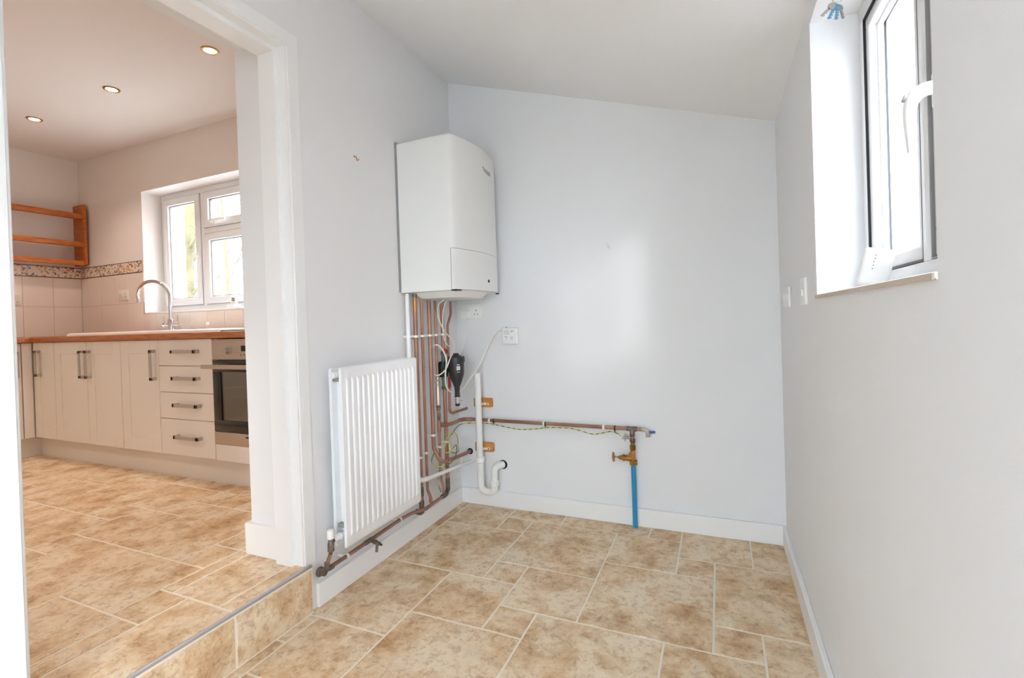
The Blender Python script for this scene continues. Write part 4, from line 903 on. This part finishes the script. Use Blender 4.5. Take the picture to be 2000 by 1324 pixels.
# wall tiles: joined grout bed with separate tiles
TW = .2035; ROWS = ((WT1 + .001, 1.360), (1.360, 1.618)); BORD = (1.618, 1.722); th = .006
y = KB; ycut = [KB - .006, -.2835]
while ycut[-1] - TW > -2.26: ycut.append(ycut[-1] - TW)
bm = B(); box(bm, (KL, ycut[-1], WT1), (KL + .004, KB, 1.720)); obj('tile_bed', bm, 'grout_wall', wkl)
for a, b in zip(ycut[1:], ycut):
    for z0, z1 in ROWS: piece('wall_tile', slab_mesh('wall_tile_x', (th, b - a - .003, z1 - z0 - .003), .0012, 'wall_tile_cream'), (KL + .004, (a + b) / 2, (z0 + z1) / 2), wkl)
    piece('border_tile', slab_mesh('border_tile_x', (th, b - a - .003, BORD[1] - BORD[0] - .003), .0012, 'border_tile'), (KL + .004, (a + b) / 2, sum(BORD) / 2), wkl)
bm = B(); box(bm, (KL, KB - .004, WT1), (KW[0], KB, 1.720)); box(bm, (KW[0], KB - .004, WT1), (-.302, KB, KW[2] - .006)); obj('tile_bed', bm, 'grout_wall', wkb)
xs = [KL + .008] + [-2.40 + TW * k for k in range(-7, 11)]
for a, b in zip(xs, xs[1:]):
    b = min(b, -.303)
    if b - a < .02: continue
    for z0, z1 in ROWS:
        a2, b2, zt = a, b, z1
        if b > KW[0] + .01:
            if z0 > 1.3:
                if a >= KW[0] - .02: continue
                b2 = KW[0] - .001
            elif a >= KW[0] - .03: zt = KW[2] - .006
            else: zt = KW[2] - .006
        piece('wall_tile', slab_mesh('wall_tile_y', (b2 - a2 - .003, th, zt - z0 - .003), .0012, 'wall_tile_cream'), ((a2 + b2) / 2, KB - .004, (z0 + zt) / 2), wkb)
    if a < KW[0] - .03:
        b2 = min(b, KW[0] - .001); piece('border_tile', slab_mesh('border_tile_y', (b2 - a - .003, th, BORD[1] - BORD[0] - .003), .0012, 'border_tile'), ((a + b2) / 2, KB - .004, sum(BORD) / 2), wkb)
# kitchen sockets
t = thing('double_socket', 'cream double wall socket on the tiles under the wooden shelf', 'socket', (KL, -.57, 1.37))
bm = B(); box(bm, (KL + .007, -.645, 1.372), (KL + .016, -.500, 1.458), .003); obj('face_plate', bm, 'plastic_cream', t)
pin_holes(t, (KL + .0163, -.540, 1.410), (1, 0, 0), (0, 1, 0), 1.3); pin_holes(t, (KL + .0163, -.606, 1.410), (1, 0, 0), (0, 1, 0), 1.3)
t = thing('double_socket', 'cream double wall socket on the tiles by the kitchen window', 'socket', (-3.27, KB, 1.39))
bm = B(); box(bm, (-3.345, KB - .017, 1.395), (-3.205, KB - .007, 1.482), .003); obj('face_plate', bm, 'plastic_cream', t)
pin_holes(t, (-3.310, KB - .0173, 1.432), (0, -1, 0), (1, 0, 0)); pin_holes(t, (-3.240, KB - .0173, 1.432), (0, -1, 0), (1, 0, 0))
# handset stand on the kitchen window sill
t = thing('phone_handset', 'white cordless handset standing on the kitchen window sill', 'phone', (-2.02, .01, KW[2] + .012))
bm = B(); prism(bm, [(-.035, 0), (.035, 0), (.030, .03), (-.030, .03)], lambda u, v, w: V((-2.0 + w, .01 + u, KW[2] + .0125 + v)), -.04, .04); obj('cradle', bm, 'plastic_white', t)
bm = B(); box(bm, (-2.03, .000, KW[2] + .03), (-1.97, .022, KW[2] + .10), .005); bm.transform(Matrix.Translation((-2, 0, 1.3)) @ Matrix.Rotation(math.radians(12), 4, 'Y') @ Matrix.Translation((2, 0, -1.3))); hs = obj('handset', bm, 'plastic_white', t)
bm = B(); box(bm, (-2.018, -.0015, KW[2] + .066), (-1.984, .0005, KW[2] + .092)); bm.transform(Matrix.Translation((-2, 0, 1.3)) @ Matrix.Rotation(math.radians(12), 4, 'Y') @ Matrix.Translation((2, 0, -1.3))); obj('screen', bm, 'plastic_grey', hs)

# ------------------------------------------------------------------ downlights
DL = [(-1.131, -.716, 'glowing recessed downlight over the oven, next to the doorway'), (-2.109, -.708, 'glowing recessed downlight over the sink cabinets'), (-3.085, -.706, 'glowing recessed downlight above the inner kitchen corner')] + \
     [(-1.131, -2.35, 'recessed downlight over the open kitchen floor nearest the doorway'), (-2.109, -2.35, 'recessed downlight over the middle of the open kitchen floor'), (-3.085, -2.35, 'recessed downlight over the open kitchen floor near the shelf wall run')]
for x, y, lab in DL:
    t = thing('downlight', lab, 'downlight', (x, y, KC), 'recessed kitchen downlights')
    bm = B(); seg = 28
    prof = [(.030, .0), (.033, -.006), (.044, -.005), (.046, -.0005)]
    rings = [[bm.verts.new((x + r * math.cos(2 * PI * k / seg), y + r * math.sin(2 * PI * k / seg), KC + h)) for k in range(seg)] for r, h in prof]
    for a, b in zip(rings, rings[1:]):
        for k in range(seg): bm.faces.new((a[k], a[(k + 1) % seg], b[(k + 1) % seg], b[k]))
    obj('bezel', bm, 'brass', t)
    bm = B(); lathe(bm, [(.0001, 0), (.029, 0), (.031, .003), (.0001, .003)], (x, y, KC - .0045), (0, 0, 1), 24); obj('lamp_face', bm, 'lamp_glow', t)
    ld = bpy.data.lights.new('downlight_lamp', 'SPOT'); ld.energy = 26; ld.color = (1.0, 0.85, 0.75); ld.spot_size = math.radians(115); ld.spot_blend = 0.7; ld.shadow_soft_size = .03
    lo = bpy.data.objects.new('downlight_lamp', ld); COL.objects.link(lo); lo.parent = t; lo.location = (0, 0, -.012)

# ------------------------------------------------------------------ outside
bm = B(); box(bm, (-30, -30, -.5), (30, 40, -.13)); struct('ground_outside', bm, 'paving', 'pale paving outside the windows')
bm = B(); box(bm, (3.6, -2.3, -.2), (3.9, 9, 4.6)); struct('wall_outside', bm, 'brick_wall', 'pale brick wall of the neighbouring house')
def tree(x, y, h, r, lab, seed, lean=0.0):
    rnd = random.Random(seed); t = thing('garden_tree', lab, 'tree', (x, y, -.15), 'bare trees outside the kitchen window')
    bm = B(); P_ = [V((x, y, -.15)), V((x + lean * .3, y, h * .35)), V((x + lean * .7, y + .1, h * .7)), V((x + lean, y, h))]
    pp = spline(P_, 6); tube(bm, pp, [r * (1 - .7 * i / (len(pp) - 1)) for i in range(len(pp))], 10); obj('trunk', bm, 'bark', t)
    for k in range(16):
        f = .22 + .75 * k / 16; b0 = pp[int(f * (len(pp) - 1))]; a = rnd.uniform(0, 2 * PI); L = rnd.uniform(.8, 2.0) * (1.15 - f)
        d = V((math.cos(a), math.sin(a) * .6, rnd.uniform(.3, .9)))
        q = spline([b0, b0 + d * L * .5 + V((0, 0, .1)), b0 + d * L + V((rnd.uniform(-.3, .3), 0, .2))], 4)
        bm = B(); tube(bm, q, [r * .28 * (1 - .8 * i / (len(q) - 1)) for i in range(len(q))], 6)
        for m_ in range(4):
            s = q[rnd.randrange(3, len(q))]; e = s + V((rnd.uniform(-.5, .5), rnd.uniform(-.3, .3), rnd.uniform(0, .6))); tube(bm, [s, (s + e) / 2 + V((0, 0, .06)), e], [.012, .009, .004], 5)
        obj('branch', bm, 'bark', t)
tree(-10.64, 5.0, 6.5, .26, 'thick pale tree trunk outside the left kitchen pane', 3, .4)
tree(-7.72, 4.2, 5.0, .045, 'slender bare tree outside the right kitchen panes', 4, -.5)
tree(-15.00, 8.4, 7.0, .12, 'slim bare tree farther back in the garden', 8, .6)
